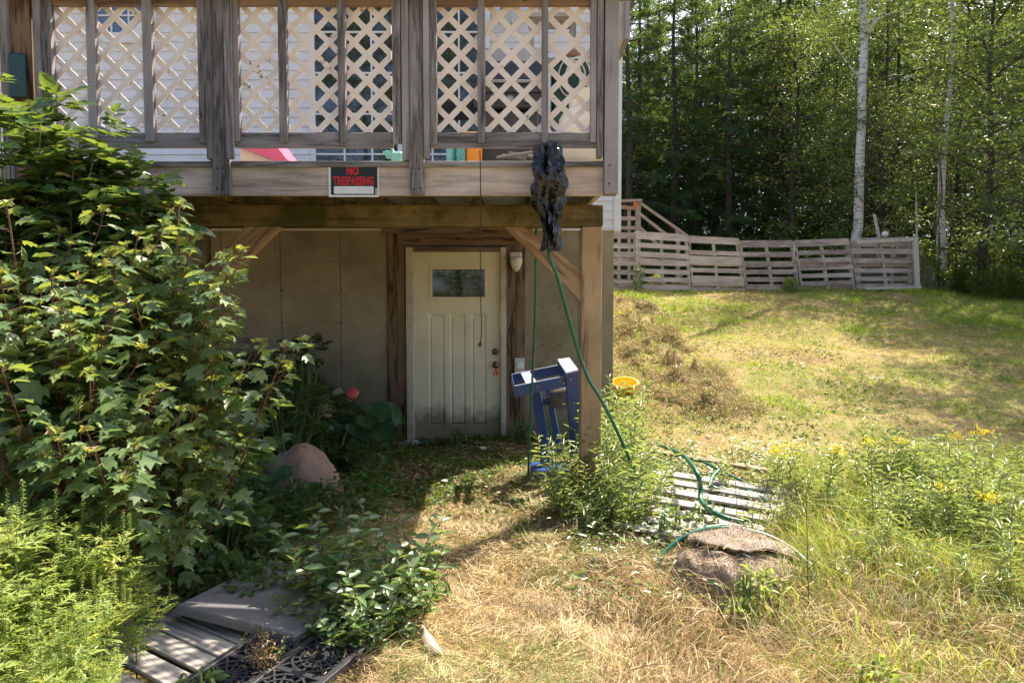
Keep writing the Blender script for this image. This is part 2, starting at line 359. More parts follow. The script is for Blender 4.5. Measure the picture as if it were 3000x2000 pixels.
# ------------------------------------------------------------------ ground sheet
def axis(segs):
    a = []
    for lo,hi,st in segs: a += list(np.arange(lo,hi,st))
    return np.array(a+[segs[-1][1]])
def ground():
    xs = axis([(-320,-60,20),(-60,-10,3),(-10,-4,.4),(-4,4,.055),(4,14,.16),(14,60,3),(60,320,20)])
    ys = axis([(-160,-20,20),(-20,0,2),(0,1.6,.3),(1.6,7.5,.055),(7.5,16.5,.1),(16.5,40,1.5),(40,420,20)])
    X,Y = np.meshgrid(xs,ys); Z = gz(X,Y) - .0*X
    nx,ny = len(xs),len(ys); V = np.stack([X,Y,Z],-1).reshape(-1,3)
    i = np.arange(ny-1)[:,None]*nx+np.arange(nx-1)[None,:]; Q = np.stack([i,i+1,i+nx+1,i+nx],-1).reshape(-1,4)
    me = bpy.data.meshes.new('ground'); me.vertices.add(len(V)); me.vertices.foreach_set('co',V.astype(np.float32).ravel())
    me.loops.add(Q.size); me.loops.foreach_set('vertex_index',Q.astype(np.int32).ravel()); me.polygons.add(len(Q))
    me.polygons.foreach_set('loop_start',(np.arange(len(Q))*4).astype(np.int32)); me.polygons.foreach_set('use_smooth',np.ones(len(Q),bool))
    me.update(calc_edges=True)
    m,nt,N,L = newmat('dry lawn soil'); tc=N.new('ShaderNodeTexCoord'); v=tc.outputs['Object']
    n1=noise(N,L,v,.9,6,.65); r1=ramp(N,[(.36,(.3,.21,.11)),(.5,(.42,.33,.15)),(.6,(.2,.24,.06)),(.75,(.13,.2,.04))]); L.new(n1,r1.inputs[0])
    n2=noise(N,L,v,5,8,.75); r2=ramp(N,[(.33,(.09,.055,.03)),(.5,(.24,.17,.085)),(.75,(.42,.31,.17))]); L.new(n2,r2.inputs[0])
    c=mixc(N,L,.5,r1.outputs[0],r2.outputs[0])
    n4=noise(N,L,v,45,4,.7); r4=ramp(N,[(.3,.55),(.7,1.25)]); L.new(n4,r4.inputs[0]); c=mixc(N,L,1.,c,r4.outputs[0],'MULTIPLY')
    # dark leaf mould in the wood, darker soil under the deck
    sp=N.new('ShaderNodeSeparateXYZ'); L.new(v,sp.inputs[0])
    def band(sock,a,b):
        q=nd(N,'ShaderNodeMapRange'); q.inputs['From Min'].default_value=a; q.inputs['From Max'].default_value=b; L.new(sock,q.inputs['Value']); return q.outputs[0]
    fw=band(sp.outputs['Y'],16.5,18.5); c=mixc(N,L,fw,c,(.05,.038,.022))
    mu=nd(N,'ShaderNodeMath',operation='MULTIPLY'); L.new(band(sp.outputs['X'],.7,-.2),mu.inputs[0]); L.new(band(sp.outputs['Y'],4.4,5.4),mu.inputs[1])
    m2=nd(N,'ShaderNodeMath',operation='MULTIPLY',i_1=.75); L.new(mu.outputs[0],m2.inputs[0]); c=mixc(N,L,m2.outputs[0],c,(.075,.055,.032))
    b1=nd(N,'ShaderNodeMath',operation='MULTIPLY'); L.new(band(sp.outputs['X'],2.9,2.1),b1.inputs[0]); L.new(band(sp.outputs['Y'],6.8,7.8),b1.inputs[1]); b2=nd(N,'ShaderNodeMath',operation='MULTIPLY'); L.new(b1.outputs[0],b2.inputs[0]); n7=noise(N,L,v,2.6,6,.75); r7=ramp(N,[(.42,0.),(.55,.95)]); L.new(n7,r7.inputs[0]); L.new(r7.outputs[0],b2.inputs[1]); c=mixc(N,L,b2.outputs[0],c,(.13,.075,.04))
    n8=noise(N,L,v,1.3,7,.8); r8=ramp(N,[(.58,0.),(.7,.7)]); L.new(n8,r8.inputs[0]); c=mixc(N,L,r8.outputs[0],c,(.3,.16,.08))
    finish(m,N,L,c,.95,n4,.6,.02,spec=.1); me.materials.append(m)
    return tag(link('ground',me),kind='structure')
ground()
# ------------------------------------------------------------------ house
YW = 7.25
def X(px,py,Y): return at(px,py,Y).x
def Z(px,py,Y): return at(px,py,Y).z
house = empty('house',(-2.2,YW,0),'white clapboard house on a grey concrete basement wall behind the deck','house')
xr = X(1815,600,YW); xf = X(1797,900,YW); zf = Z(1500,670,YW); xl=-7.5; zt=5.25
def sidingmat():
    m,nt,N,L=newmat('white vinyl siding'); v,src=coords(N,L,rnd=False); n=noise(N,L,v,2.2,7,.7)
    r=ramp(N,[(.42,(.76,.755,.76)),(.6,(.7,.69,.69)),(.74,(.52,.5,.49))]); L.new(n,r.inputs[0])
    return finish(m,N,L,r.outputs[0],.5,n,.05,.004)
M['siding']=sidingmat()
def clap(mb, x0,x1,y,z0,z1,step=.096,axis='x',xx=0):
    z=z0
    while z<z1-.002:
        zz=min(z+step,z1)
        if axis=='x': V=[(x0,y-.017,z),(x1,y-.017,z),(x1,y-.003,zz),(x0,y-.003,zz),(x0,y-.003,z),(x1,y-.003,z)]; mb.add(V,[(0,1,2,3),(4,5,1,0)])
        else: V=[(xx+.017,x0,z),(xx+.017,x1,z),(xx+.003,x1,zz),(xx+.003,x0,zz),(xx+.003,x0,z),(xx+.003,x1,z)]; mb.add(V,[(0,1,2,3),(4,5,1,0)])
        z=zz
mb=MB(); clap(mb,xl,xr-.06,YW-.01,zf,zt); clap(mb,YW+.05,YW+9,0,zf,zt,axis='y',xx=xr-.01); mb.build('siding_wall',M['siding'],house)
MB().box(xl,xr-.02,YW+.003,YW+9,zf-.015,zt,.0).build('inner_wall',M['white'],house)
MB().box(xr-.065,xr+.012,YW-.035,YW+.04,zf-.03,zt).build('corner_board',M['white'],house)
MB().box(xl,xr-.07,YW-.03,YW-.002,zf-.022,zf-.003).build('flashing',M['white'],house)
rf=MB(); e=.35; rf.add([(xl-e,YW-e,zt-.02),(xr+e,YW-e,zt-.02),(xr+e,YW+4.5,zt+2.2),(xl-e,YW+4.5,zt+2.2),(xl-e,YW+9+e,zt-.02),(xr+e,YW+9+e,zt-.02),(xl-e,YW-e,zt-.16),(xr+e,YW-e,zt-.16),(xr+e,YW+9+e,zt-.16),(xl-e,YW+9+e,zt-.16)],
  [(0,1,2,3),(3,2,5,4),(0,6,7,1),(4,5,8,9),(6,9,8,7),(1,7,8,5,2),(0,3,4,9,6)]); rf.build('roof',simple('asphalt shingle',(.1,.1,.1),(.06,.06,.06),30,.9),house)
# concrete basement wall with form seams
def concmat():
    m,nt,N,L=newmat('poured concrete'); tc=N.new('ShaderNodeTexCoord'); v=tc.outputs['Object']
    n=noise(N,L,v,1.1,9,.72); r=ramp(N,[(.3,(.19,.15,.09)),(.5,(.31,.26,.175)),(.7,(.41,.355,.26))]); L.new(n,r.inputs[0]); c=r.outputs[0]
    sp=N.new('ShaderNodeSeparateXYZ'); L.new(v,sp.inputs[0])
    n3=noise(N,L,v,9,5); 
    a=nd(N,'ShaderNodeMath',operation='MULTIPLY_ADD',i_1=.035,i_2=0); L.new(n3,a.inputs[0])
    s=nd(N,'ShaderNodeMath',operation='ADD'); L.new(sp.outputs['X'],s.inputs[0]); L.new(a.outputs[0],s.inputs[1])
    s1=nd(N,'ShaderNodeMath',operation='ADD',i_1=20*.63+.0-X(998,900,YW)-.018); L.new(s.outputs[0],s1.inputs[0])
    w=nd(N,'ShaderNodeMath',operation='PINGPONG',i_1=.315); L.new(s1.outputs[0],w.inputs[0])
    l=nd(N,'ShaderNodeMath',operation='LESS_THAN',i_1=.0045); L.new(w.outputs[0],l.inputs[0])
    c=mixc(N,L,l.outputs[0],c,(.13,.11,.09))
    # darker towards the foot of the wall
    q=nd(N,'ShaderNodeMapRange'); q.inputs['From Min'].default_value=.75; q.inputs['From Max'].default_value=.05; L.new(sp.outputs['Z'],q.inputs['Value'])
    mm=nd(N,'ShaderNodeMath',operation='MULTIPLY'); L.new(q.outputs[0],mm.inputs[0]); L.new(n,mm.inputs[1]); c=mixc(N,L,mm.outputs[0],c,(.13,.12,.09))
    return finish(m,N,L,c,.9,noise(N,L,v,60,4),.25,.004,spec=.2)
M['conc']=concmat()
xd0=X(1189,1000,YW); xd1=X(1483,1000,YW); zdt=Z(1340,725,YW)   # rough opening for the door
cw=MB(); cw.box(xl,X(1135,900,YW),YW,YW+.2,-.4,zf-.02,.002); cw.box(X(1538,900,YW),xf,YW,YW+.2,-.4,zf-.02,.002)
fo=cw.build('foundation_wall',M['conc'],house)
sm=MB(); sm.box(X(824,765,YW-.003),X(998,765,YW-.003),YW-.004,YW+.01,Z(900,767,YW),Z(900,765,YW),.0005); sm.build('form_seam',simple('seam',(.2,.18,.15)),house)
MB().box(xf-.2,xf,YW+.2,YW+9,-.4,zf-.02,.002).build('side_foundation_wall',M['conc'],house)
# brown boards round the door
yb=YW-.03
wbox('door_trim_board',X(1137,1000,yb),X(1163,1000,yb),yb,YW+.05,-.05,Z(1150,668,yb),M['brown'],house)
wbox('door_trim_board',X(1163.6,1000,yb),X(1188,1000,yb),yb+.008,YW+.05,-.05,Z(1150,690,yb),M['brown'],house)
wbox('door_trim_board',X(1484,1000,yb),X(1510.5,1000,yb),yb+.004,YW+.05,-.02,Z(1500,690,yb),M['brown'],house)
wbox('door_trim_board',X(1511,1000,yb),X(1538,1000,yb),yb,YW+.05,-.02,Z(1500,680,yb),M['brown'],house)
wbox('lintel',X(1164,700,yb),X(1510,700,yb),yb-.004,YW+.05,Z(1300,718,yb),Z(1300,684,yb),M['brown'],house)
wbox('lintel',X(1120,670,yb-.03),X(1560,670,yb-.03),yb-.03,YW+.05,Z(1300,683,yb-.03),Z(1300,664,yb-.03),M['brown'],house)
# door
def doormat(name, base):
    m,nt,N,L=newmat(name); tc=N.new('ShaderNodeTexCoord'); v=tc.outputs['Object']; sp=N.new('ShaderNodeSeparateXYZ'); L.new(v,sp.inputs[0])
    n=noise(N,L,v,5,7,.7); q=nd(N,'ShaderNodeMapRange'); q.inputs['From Min'].default_value=.5; q.inputs['From Max'].default_value=.08; q.inputs['To Min'].default_value=-.25; q.inputs['To Max'].default_value=.55; L.new(sp.outputs['Z'],q.inputs['Value'])
    a=nd(N,'ShaderNodeMath',operation='ADD'); L.new(n,a.inputs[0]); L.new(q.outputs[0],a.inputs[1]); r=ramp(N,[(.52,0.),(.8,.85)]); L.new(a.outputs[0],r.inputs[0])
    c=mixc(N,L,r.outputs[0],base,(.2,.155,.1))
    n2=noise(N,L,v,1.8,3); r2=ramp(N,[(.3,.86),(.7,1.05)]); L.new(n2,r2.inputs[0]); c=mixc(N,L,1.,c,r2.outputs[0],'MULTIPLY')
    return finish(m,N,L,c,.45,n,.08,.003)
M['door']=doormat('cream door paint',(.82,.735,.54))
yd=YW+.01
dx0,dx1=X(1212,1000,yd),X(1466,1000,yd); dz0,dz1=Z(1340,1293,yd),Z(1340,738,yd)
door=MB(); 
wx0,wx1=X(1258,830,yd),X(1428,830,yd); wz0,wz1=Z(1340,878,yd),Z(1340,781,yd)
pan=[(X(a,1080,yd),X(b,1080,yd)) for a,b in ((1257,1303),(1319,1365),(1381,1426))]; pz0,pz1=Z(1340,1247,yd),Z(1340,917,yd)
# slab built of rails and stiles so the panels are recessed
cols=[dx0,wx0,wx1,dx1]
door.box(dx0,dx1,yd,yd+.044,wz1,dz1,.0); door.box(dx0,wx0,yd,yd+.044,wz0,wz1,.0); door.box(wx1,dx1,yd,yd+.044,wz0,wz1,.0)
door.box(dx0,dx1,yd,yd+.044,pz1,wz0,.0); door.box(dx0,dx1,yd,yd+.044,dz0,pz0,.0)
e=[dx0]+[q for p in pan for q in p]+[dx1]
for i in range(0,8,2): door.box(e[i],e[i+1],yd,yd+.044,pz0,pz1,.0)
for a,b in pan:
    w=b-a; t=.02
    door.add([(a,yd,pz0),(b,yd,pz0),(b,yd,pz1),(a,yd,pz1),(a+t,yd+.016,pz0+t),(b-t,yd+.016,pz0+t),(b-t,yd+.016,pz1-t*1.6),(a+t,yd+.016,pz1-t*1.6),
              (a+t*1.5,yd+.004,pz0+t*1.7),(b-t*1.5,yd+.004,pz0+t*1.7),(b-t*1.5,yd+.004,pz1-t*3.2),(a+t*1.5,yd+.004,pz1-t*3.2)],
             [(0,1,5,4),(1,2,6,5),(2,3,7,6),(3,0,4,7),(4,5,9,8),(5,6,10,9),(6,7,11,10),(7,4,8,11),(8,9,10,11)])
dob=door.build('door',M['door'],house)
wf=MB(); t=.03
for (a,b,c,d) in ((wx0,wx1,wz1-t,wz1),(wx0,wx1,wz0,wz0+t),(wx0,wx0+t,wz0+t,wz1-t),(wx1-t,wx1,wz0+t,wz1-t)): wf.box(a,b,yd-.012,yd+.03,c,d,.005)
wf.build('window_frame',M['door'],dob)
def glassmat(name, col=(.012,.014,.012)):
    m,nt,N,L=newmat(name); tc=N.new('ShaderNodeTexCoord'); n=noise(N,L,tc.outputs['Object'],3,2)
    return finish(m,N,L,col,.03,n,.02,.01,spec=.9,coat=.6)
M['glass']=glassmat('dark window glass')
MB().box(wx0+t,wx1-t,yd+.012,yd+.02,wz0+t,wz1-t,.0).build('window_pane',M['glass'],dob)
ca=MB(); 
gx0,gx1,gz0_,gz1_=wx0+t,wx1-t,wz0+t,wz1-t; gw=gx1-gx0; gh=gz1_-gz0_
for f in (.24,.76): ca.box(gx0+gw*f-.002,gx0+gw*f+.002,yd+.009,yd+.012,gz0_,gz1_,.0)
for f in (.2,.8): ca.box(gx0,gx1,yd+.008,yd+.0115,gz0_+gh*f-.002,gz0_+gh*f+.002,.0)
for f in (.42,.58): ca.box(gx0+gw*.24,gx0+gw*.76,yd+.008,yd+.0115,gz0_+gh*f-.002,gz0_+gh*f+.002,.0)
ca.build('leaded_bars',simple('lead came',(.2,.2,.18),metal=.6,rough=.3),dob)
def disc(r,y0,y1,cx,cz,n=20,prof=None):
    mb=MB(); prof=prof or [(r,0),(r,.6),(r*.8,1)]
    V=[];Fs=[]
    for rr,t_ in prof:
        for k in range(n):
            a=2*math.pi*k/n; V.append((cx+rr*math.cos(a),y0+(y1-y0)*t_,cz+rr*math.sin(a)))
    for i in range(len(prof)-1):
        for k in range(n): k2=(k+1)%n; Fs.append((i*n+k,i*n+k2,(i+1)*n+k2,(i+1)*n+k))
    Fs.append(tuple(range((len(prof)-1)*n,len(prof)*n))); Fs.append(tuple(range(n))[::-1]); return mb.add(V,Fs)
M['brass']=simple('tarnished brass',(.25,.17,.08),(.12,.08,.04),20,.35,.05,metal=.8)
disc(.036,yd,yd-.022,X(1451,1030,yd),Z(1451,1030,yd)).build('deadbolt',M['brass'],dob,smooth=True)
disc(.036,yd,yd-.07,X(1452,1068,yd),Z(1452,1068,yd),prof=[(1.0*.036,0),(.034,.12),(.012,.2),(.012,.5),(.03,.6),(.036,.8),(.025,1)]).build('door_knob',M['brass'],dob,smooth=True)
# casing
M['casing']=simple('flaking cream casing',(.6,.54,.44),(.5,.44,.35),9,.6,.3,dirt=(.22,.15,.1))
yc=YW-.05
for a,b in ((1190,1211),(1467,1483)):
    wbox('door_casing',X(a,1000,yc),X(b,1000,yc),yc,yd+.03,-.06,Z(1300,724,yc),M['casing'],house)
wbox('door_casing',X(1190,730,yc),X(1483,730,yc),yc+.003,yd+.03,Z(1300,736,yc),Z(1300,724.5,yc),M['toprail'],house)
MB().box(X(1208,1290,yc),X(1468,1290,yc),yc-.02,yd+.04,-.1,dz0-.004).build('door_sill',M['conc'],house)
# octagonal window and patio windows behind the lattice
def frame_ring(mb,c,ro,ri,y0,y1,n=8,ph=math.pi/8):
    V=[]
    for y in (y0,y1):
        for r_ in (ro,ri):
            for k in range(n): a=2*math.pi*k/n+ph; V.append((c.x+r_*math.cos(a),y,c.z+r_*math.sin(a)))
    Fs=[]
    for k in range(n):
        k2=(k+1)%n; Fs+= [(k,k2,n+k2,n+k),(2*n+k,3*n+k,3*n+k2,2*n+k2),(k,2*n+k,2*n+k2,k2),(n+k,n+k2,3*n+k2,3*n+k)]
    mb.add(V,Fs)
oc=at(357,25,YW); ow=MB(); frame_ring(ow,oc,.40,.29,YW-.06,YW-.01); owo=ow.build('octagonal_window',M['white'],house)
V=[(oc.x+.3*math.cos(2*math.pi*k/8+math.pi/8),YW-.034,oc.z+.3*math.sin(2*math.pi*k/8+math.pi/8)) for k in range(8)]
MB().add(V,[tuple(range(8))]).build('window_pane',glassmat('blue reflecting glass',(.05,.085,.15)),owo)  # blue of the reflected sky is painted into this pane
mu=MB(); 
for d in (-.09,.09): mu.box(oc.x+d-.008,oc.x+d+.008,YW-.045,YW-.0345,oc.z-.27,oc.z+.27,.0); mu.box(oc.x-.27,oc.x+.27,YW-.046,YW-.0347,oc.z+d-.008,oc.z+d+.008,.0)
mu.build('muntin',M['white'],owo)
wpx0,wpx1=X(915,300,YW),X(1437,300,YW); pw=MB(); pz_b,pz_t=2.36,4.75
pw.box(wpx0,wpx0+.045,YW-.065,YW-.008,pz_b,pz_t); pw.box(wpx1-.06,wpx1,YW-.065,YW-.008,pz_b,pz_t); pw.box(wpx0,wpx1,YW-.067,YW-.01,pz_t,pz_t+.09); pw.box(wpx0,wpx1,YW-.067,YW-.01,pz_b-.08,pz_b)
xm=X(1181,300,YW); pw.box(xm-.05,xm+.05,YW-.063,YW-.009,pz_b,pz_t)
pwo=pw.build('patio_window',M['white'],house)
MB().box(wpx0+.04,wpx1-.05,YW-.036,YW-.031,pz_b,pz_t,.0).build('window_pane',M['glass'],pwo)
mu=MB()
for px in (1011,1092,1268,1346): x=X(px,300,YW); mu.box(x-.009,x+.009,YW-.05,YW-.0365,pz_b,pz_t,.0)
for py in (-20,100,219,338,455): z=Z(1200,py,YW); mu.box(wpx0+.04,wpx1-.05,YW-.052,YW-.0367,z-.009,z+.009,.0)
mu.build('muntin',M['white'],pwo)
# ------------------------------------------------------------------ deck
deck = empty('deck',(-1.5,4.4,2.3),'raised weathered wooden deck with cream lattice railing over the basement door','deck')
YR=4.2
def vb(name,pxl,pxr,pyref,pyt,pyb,Y0,th,m): # vertical board, front face at Y0
    return wbox(name,X(pxl,pyref,Y0),X(pxr,pyref,Y0),Y0,Y0+th,Z(1500,pyb,Y0),Z(1500,pyt,Y0),M[m],deck,.004)
xe=X(1768,530,YR)
wbox('rim_board',-2.25,xe,YR,YR+.038,Z(1500,573,YR),Z(1500,481,YR),M['rim'],deck)
wbox('rim_board',-5.2,-2.254,YR,YR+.038,Z(1500,573,YR),Z(1500,481,YR),M['rim'],deck)
zd=Z(1500,471,YR-.02)
SLP=.047; fl=MB(); y=YR-.02; k=0
while y<YW-.2: q=SLP*(y-YR); fl.box(-5.2,xe+.01,y,y+.138,zd-.036+q,zd+q,.004); y+=.144; k+=1
fl.build('floor_boards',M['grey'],deck)
zj0,zj1=Z(1500,573,YR)+.004,zd-.04
jh=zj1-zj0-.004
def joist(x,n_,m_): plank(n_,(x,YR+.042,zj0+.002+jh/2),(x,YW-.06,zj0+.002+jh/2+SLP*(YW-YR)),.038,jh,m_,deck)
joist(xe-.022,'side_rim_board',M['rim'])
x=xe-.42
while x>-5: joist(x,'joist',M['beam']); x-=.405
YB=4.57
wbox('beam',X(440,630,YB),X(1767,630,YB),YB,YB+.14,Z(1500,662,YB),zj0-.003,M['beam'],deck,.006)
wbox('beam',-5.2,X(440,630,YB)-.01,YB+.01,YB+.14,Z(1500,662,YB),zj0-.003,M['beam'],deck,.006)
wbox('ledger_board',-5.2,xe-.05,YW-.055,YW-.03,zf+.012,zf+.15,M['beam'],deck)
zb=Z(1500,663.5,YB)
bp=at(1733,1440,YB+.07)
wbox('support_post',X(1703,1000,YB),X(1763,1000,YB),YB,YB+.14,g1(bp.x,YB)-.1,zb,M['post'],deck,.006)
wbox('support_post',X(566,900,YB),X(604,900,YB),YB,YB+.1,g1(-2,YB)-.1,zb,M['beam'],deck,.006)
p0=at(1520,668,YB+.07); p1=at(1722,840,YB+.07)
def brace(poly,m):
    pts=[at(px,py,YB+.02) for px,py in poly]; c=sum(pts,Vector())/len(pts)
    d=(pts[0]+pts[1])/2-(pts[2]+pts[3])/2; an=math.atan2(d.z,d.x); Rm=Matrix.Translation(c)@Matrix.Rotation(-an,4,'Y'); inv=Rm.inverted()
    q=[inv@p for p in pts]; MB().prism([(p.x,p.z) for p in q],0,.09).build('brace',m,deck,M=Rm)
brace([(1478,664),(1540,664),(1702.5,793),(1702.5,883)],M['post'])
brace([(716,664),(817,664),(606,868),(595,785)],M['post'])
# rail posts, balusters
YP=4.12
for a,b,ref,top,bot,Y0,th,m in [
  (0,27,200,-60,620,4.14,.06,'grey2'),(30,95,200,-60,620,4.16,.11,'brown'),(98,123,200,-60,470,4.14,.05,'grey2'),(124,150,200,-60,420,4.15,.05,'grey2'),
  (254,280,210,-25,415,YP+.03,.045,'grey'),(418,445,210,-25,415,YP+.03,.045,'grey2'),(579,604,210,-25,419,YP+.03,.045,'grey2'),(605,622.5,466,-60,466,YP+.02,.06,'grey2'),
  (623,673,560,-60,571,YP+.035,.042,'grey2'),(662,684,466,-60,466,YP+.01,.024,'grey'),(686,703,419,-25,415,YP+.03,.045,'grey2'),
  (815,839,210,-25,418,YP+.03,.045,'grey2'),(989,1011,210,-25,419,YP+.03,.045,'grey2'),
  (1150,1176,419,-25,419,YP+.03,.045,'grey'),(1178,1198,466,-60,469,YP+.02,.06,'grey'),(1200,1242,560,-60,572,YP+.035,.042,'grey'),(1241,1259,466,-60,466,YP+.01,.024,'grey'),(1260,1280,419,-25,421,YP+.03,.045,'grey'),
  (1399,1421,300,-25,419,YP+.03,.045,'grey2'),(1587,1606,300,-25,419,YP+.03,.045,'grey2'),
  (1730,1748,300,-25,417,YP+.03,.045,'grey'),(1750,1767,300,-60,459,YP+.02,.08,'grey'),(1770,1811,560,-60,568,YP+.02,.09,'grey')]:
    vb('rail_post' if bot>440 else 'baluster',a,b,ref,top,bot,Y0,th,m)
for a,b in ((150,604),(686,1150),(1262,1748)):
    wbox('bottom_rail',X(a,410,YR-.035),X(b,410,YR-.035),YR-.033,YR+.005,Z(1500,432,YR-.03),Z(1500,388.5,YR-.03),M['grey2'],deck)
    wbox('top_rail',X(a,10,YR-.035),X(b,10,YR-.035),YR-.033,YR+.005,Z(1500,15,YR-.03),Z(1500,-25,YR-.03),M['toprail'],deck)
wbox('rail_cap',-5.2,xe+.15,YR-.12,YR+.05,Z(1500,-26,YR-.1)+.0,Z(1500,-38,YR-.1),M['grey'],deck)
# bolts on the rail posts
bt=MB()
for px,py in ((636,493),(652,493),(636,552),(652,552),(1209,493),(1227,493),(1212,554),(1232,551),(1786,485),(1785,538)):
    yy=YP+.02 if px>1700 else YP+.035
    d_=disc(.006,yy,yy-.004,X(px,py,yy),Z(px,py,yy),8); bt.add(d_.v,d_.f)
bt.build('bolt',simple('rusty bolt',(.06,.045,.035),metal=.5),deck)
def clip_poly(poly,x0,x1,z0,z1):
    for ax,lim,keep in ((0,x0,1),(0,x1,-1),(1,z0,1),(1,z1,-1)):
        out=[]
        for i in range(len(poly)):
            a,b=poly[i],poly[(i+1)%len(poly)]; da=(a[ax]-lim)*keep; db=(b[ax]-lim)*keep
            if da>=0: out.append(a)
            if (da>=0)!=(db>=0): t_=da/(da-db); out.append((a[0]+(b[0]-a[0])*t_,a[1]+(b[1]-a[1])*t_))
        poly=out
        if len(poly)<3: return None
    return poly
def lattice(pxa,pxb,ph=0,label=None):
    x0,x1=X(pxa,200,YR+.03),X(pxb,200,YR+.03); z0,z1=Z(1500,387.5,YR+.03),Z(1500,16,YR+.03)
    mb=MB(); st=.152; w=.0345
    for s,(ya,yb_) in ((1,(YR+.012,YR+.0195)),(-1,(YR+.0202,YR+.0277))):
        k=-40
        while k<60:
            c=(k*st+ph)
            # line x - s*z = c ; half width along x = w/2*sqrt2
            h=w/2*1.4142; zz0,zz1=z0-.1,z1+.1
            poly=[(x0+c-h+s*(zz0-z0),zz0),(x0+c+h+s*(zz0-z0),zz0),(x0+c+h+s*(zz1-z0),zz1),(x0+c-h+s*(zz1-z0),zz1)]
            q=clip_poly(poly,x0,x1,z0,z1)
            if q: mb.prism(q,ya,yb_)
            k+=1
    return mb.build('lattice_panel',M['lattice'],deck)
M['lattice']=simple('cream lattice paint',(.85,.765,.735),(.78,.695,.66),6,.5,.08)
def speck(m):
    nt=m.node_tree; N=nt.nodes; L=nt.links; p=[n for n in N if n.type=='BSDF_PRINCIPLED'][0]; src=p.inputs['Base Color'].links[0].from_socket
    tc=N.new('ShaderNodeTexCoord'); n=noise(N,L,tc.outputs['Object'],38,3,.6); n2=noise(N,L,tc.outputs['Object'],2.4,2)
    a=nd(N,'ShaderNodeMath',operation='MULTIPLY'); L.new(n,a.inputs[0]); L.new(n2,a.inputs[1]); r=ramp(N,[(.375,0.),(.41,.85)]); L.new(a.outputs[0],r.inputs[0])
    L.new(mixc(N,L,r.outputs[0],src,(.12,.09,.08)),p.inputs['Base Color'])
speck(M['lattice'])
lattice(150,602,.02); lattice(686,1149,.05); lattice(1262,1748,.035)
# weathered trim at the far right of the house front
wbox('side_rail_board',X(1830,60,5.9),X(1846,60,5.9),5.9,6.4,Z(1500,114,5.9),4.6,M['grey'],deck)
wbox('side_rail_board',X(1815,60,5.95),X(1829,60,5.95),5.95,6.3,Z(1500,112,5.9),4.6,M['casing'],deck)
g=MB().box(X(30,240,4.13),X(80,240,4.13),4.11,4.135,Z(50,290,4.13),Z(50,158,4.13),.01).build('green_plate',simple('dark green plastic',(.01,.05,.04),(.008,.035,.03),10,.4))
tag(g,'small dark green plastic plate on the brown post at the left end of the deck','plate')
from mathutils import noise as MN
# ------------------------------------------------------------------ sign
def textmesh(body, w, h, off=.0, extr=.0008):
    cu=bpy.data.curves.new('lettering','FONT'); cu.body=body; cu.size=1; cu.offset=off; cu.extrude=0; cu.resolution_u=3
    ob=bpy.data.objects.new('lettering_source',cu); COL.objects.link(ob); bpy.context.view_layer.update()
    me=bpy.data.meshes.new_from_object(ob); COL.objects.unlink(ob); bpy.data.objects.remove(ob)
    co=np.empty(len(me.vertices)*3); me.vertices.foreach_get('co',co); co=co.reshape(-1,3)
    lo=co.min(0); hi=co.max(0); co[:,0]=(co[:,0]-lo[0])/(hi[0]-lo[0])*w; co[:,1]=(co[:,1]-lo[1])/(hi[1]-lo[1])*h
    co2=np.stack([co[:,0],np.zeros(len(co)),co[:,1]],1); me.vertices.foreach_set('co',co2.ravel()); me.update(); return me
YS=YR-.008; def_s=lambda px,py: at(px,py,YS)
a=def_s(963,577.3); b=def_s(1109.5,479); sw=b.x-a.x; shh=b.z-a.z
sign=empty('no_trespassing_sign',(a.x,YS,a.z),'black and white NO TRESPASSING sign with red letters nailed to the deck rim','sign')
MB().box(a.x,b.x,YS,YS+.004,a.z,b.z,.0008).build('sign_plate',simple('sign white',(.8,.8,.8),rough=.35),sign)
def srect(px0,py0,px1,py1,y,name,m,rad=.0,n=5):
    p=def_s(px0,py1); q=def_s(px1,py0); x0,z0,x1,z1=p.x,p.z,q.x,q.z
    if rad<=0: poly=[(x0,z0),(x1,z0),(x1,z1),(x0,z1)]
    else:
        poly=[]
        for cx,cz,a0 in ((x1-rad,z0+rad,-90),(x1-rad,z1-rad,0),(x0+rad,z1-rad,90),(x0+rad,z0+rad,180)):
            for k in range(n+1): an=R(a0+90*k/n); poly.append((cx+rad*math.cos(an),cz+rad*math.sin(an)))
    return MB().prism(poly,y,y+.002).build(name,m,sign)
M['signblk']=simple('sign black ink',(.012,.012,.012),rough=.35); M['signred']=simple('sign red ink',(.62,.012,.018),(.55,.01,.012),rough=.35)
srect(970,485,1105.5,571,YS-.001,'black_panel',M['signblk'],.004)
srect(978.5,546,1095,568,YS-.0018,'white_panel',simple('sign white b',(.82,.82,.82),rough=.35),.006)
bars=MB(); 
for k in range(9):
    z0=552+k*2.0; p=def_s(1100,z0+1.2); q=def_s(1105,z0); bars.prism([(p.x,p.z),(q.x,p.z),(q.x,q.z),(p.x,q.z)],YS-.0018,YS-.001)
bars.build('barcode',M['white'],sign)
for body,(x0,y0,x1,y1),off in (('NO',(1016,488,1051,513.5),.045),('TRESPASSING',(976.5,517,1095,543.5),.034)):
    p=def_s(x0,y1); q=def_s(x1,y0); me=textmesh(body,q.x-p.x,q.z-p.z,off); me.materials.clear(); me.materials.append(M['signred'])
    link('lettering',me,sign,Matrix.Translation((p.x,YS-.0025,p.z)))
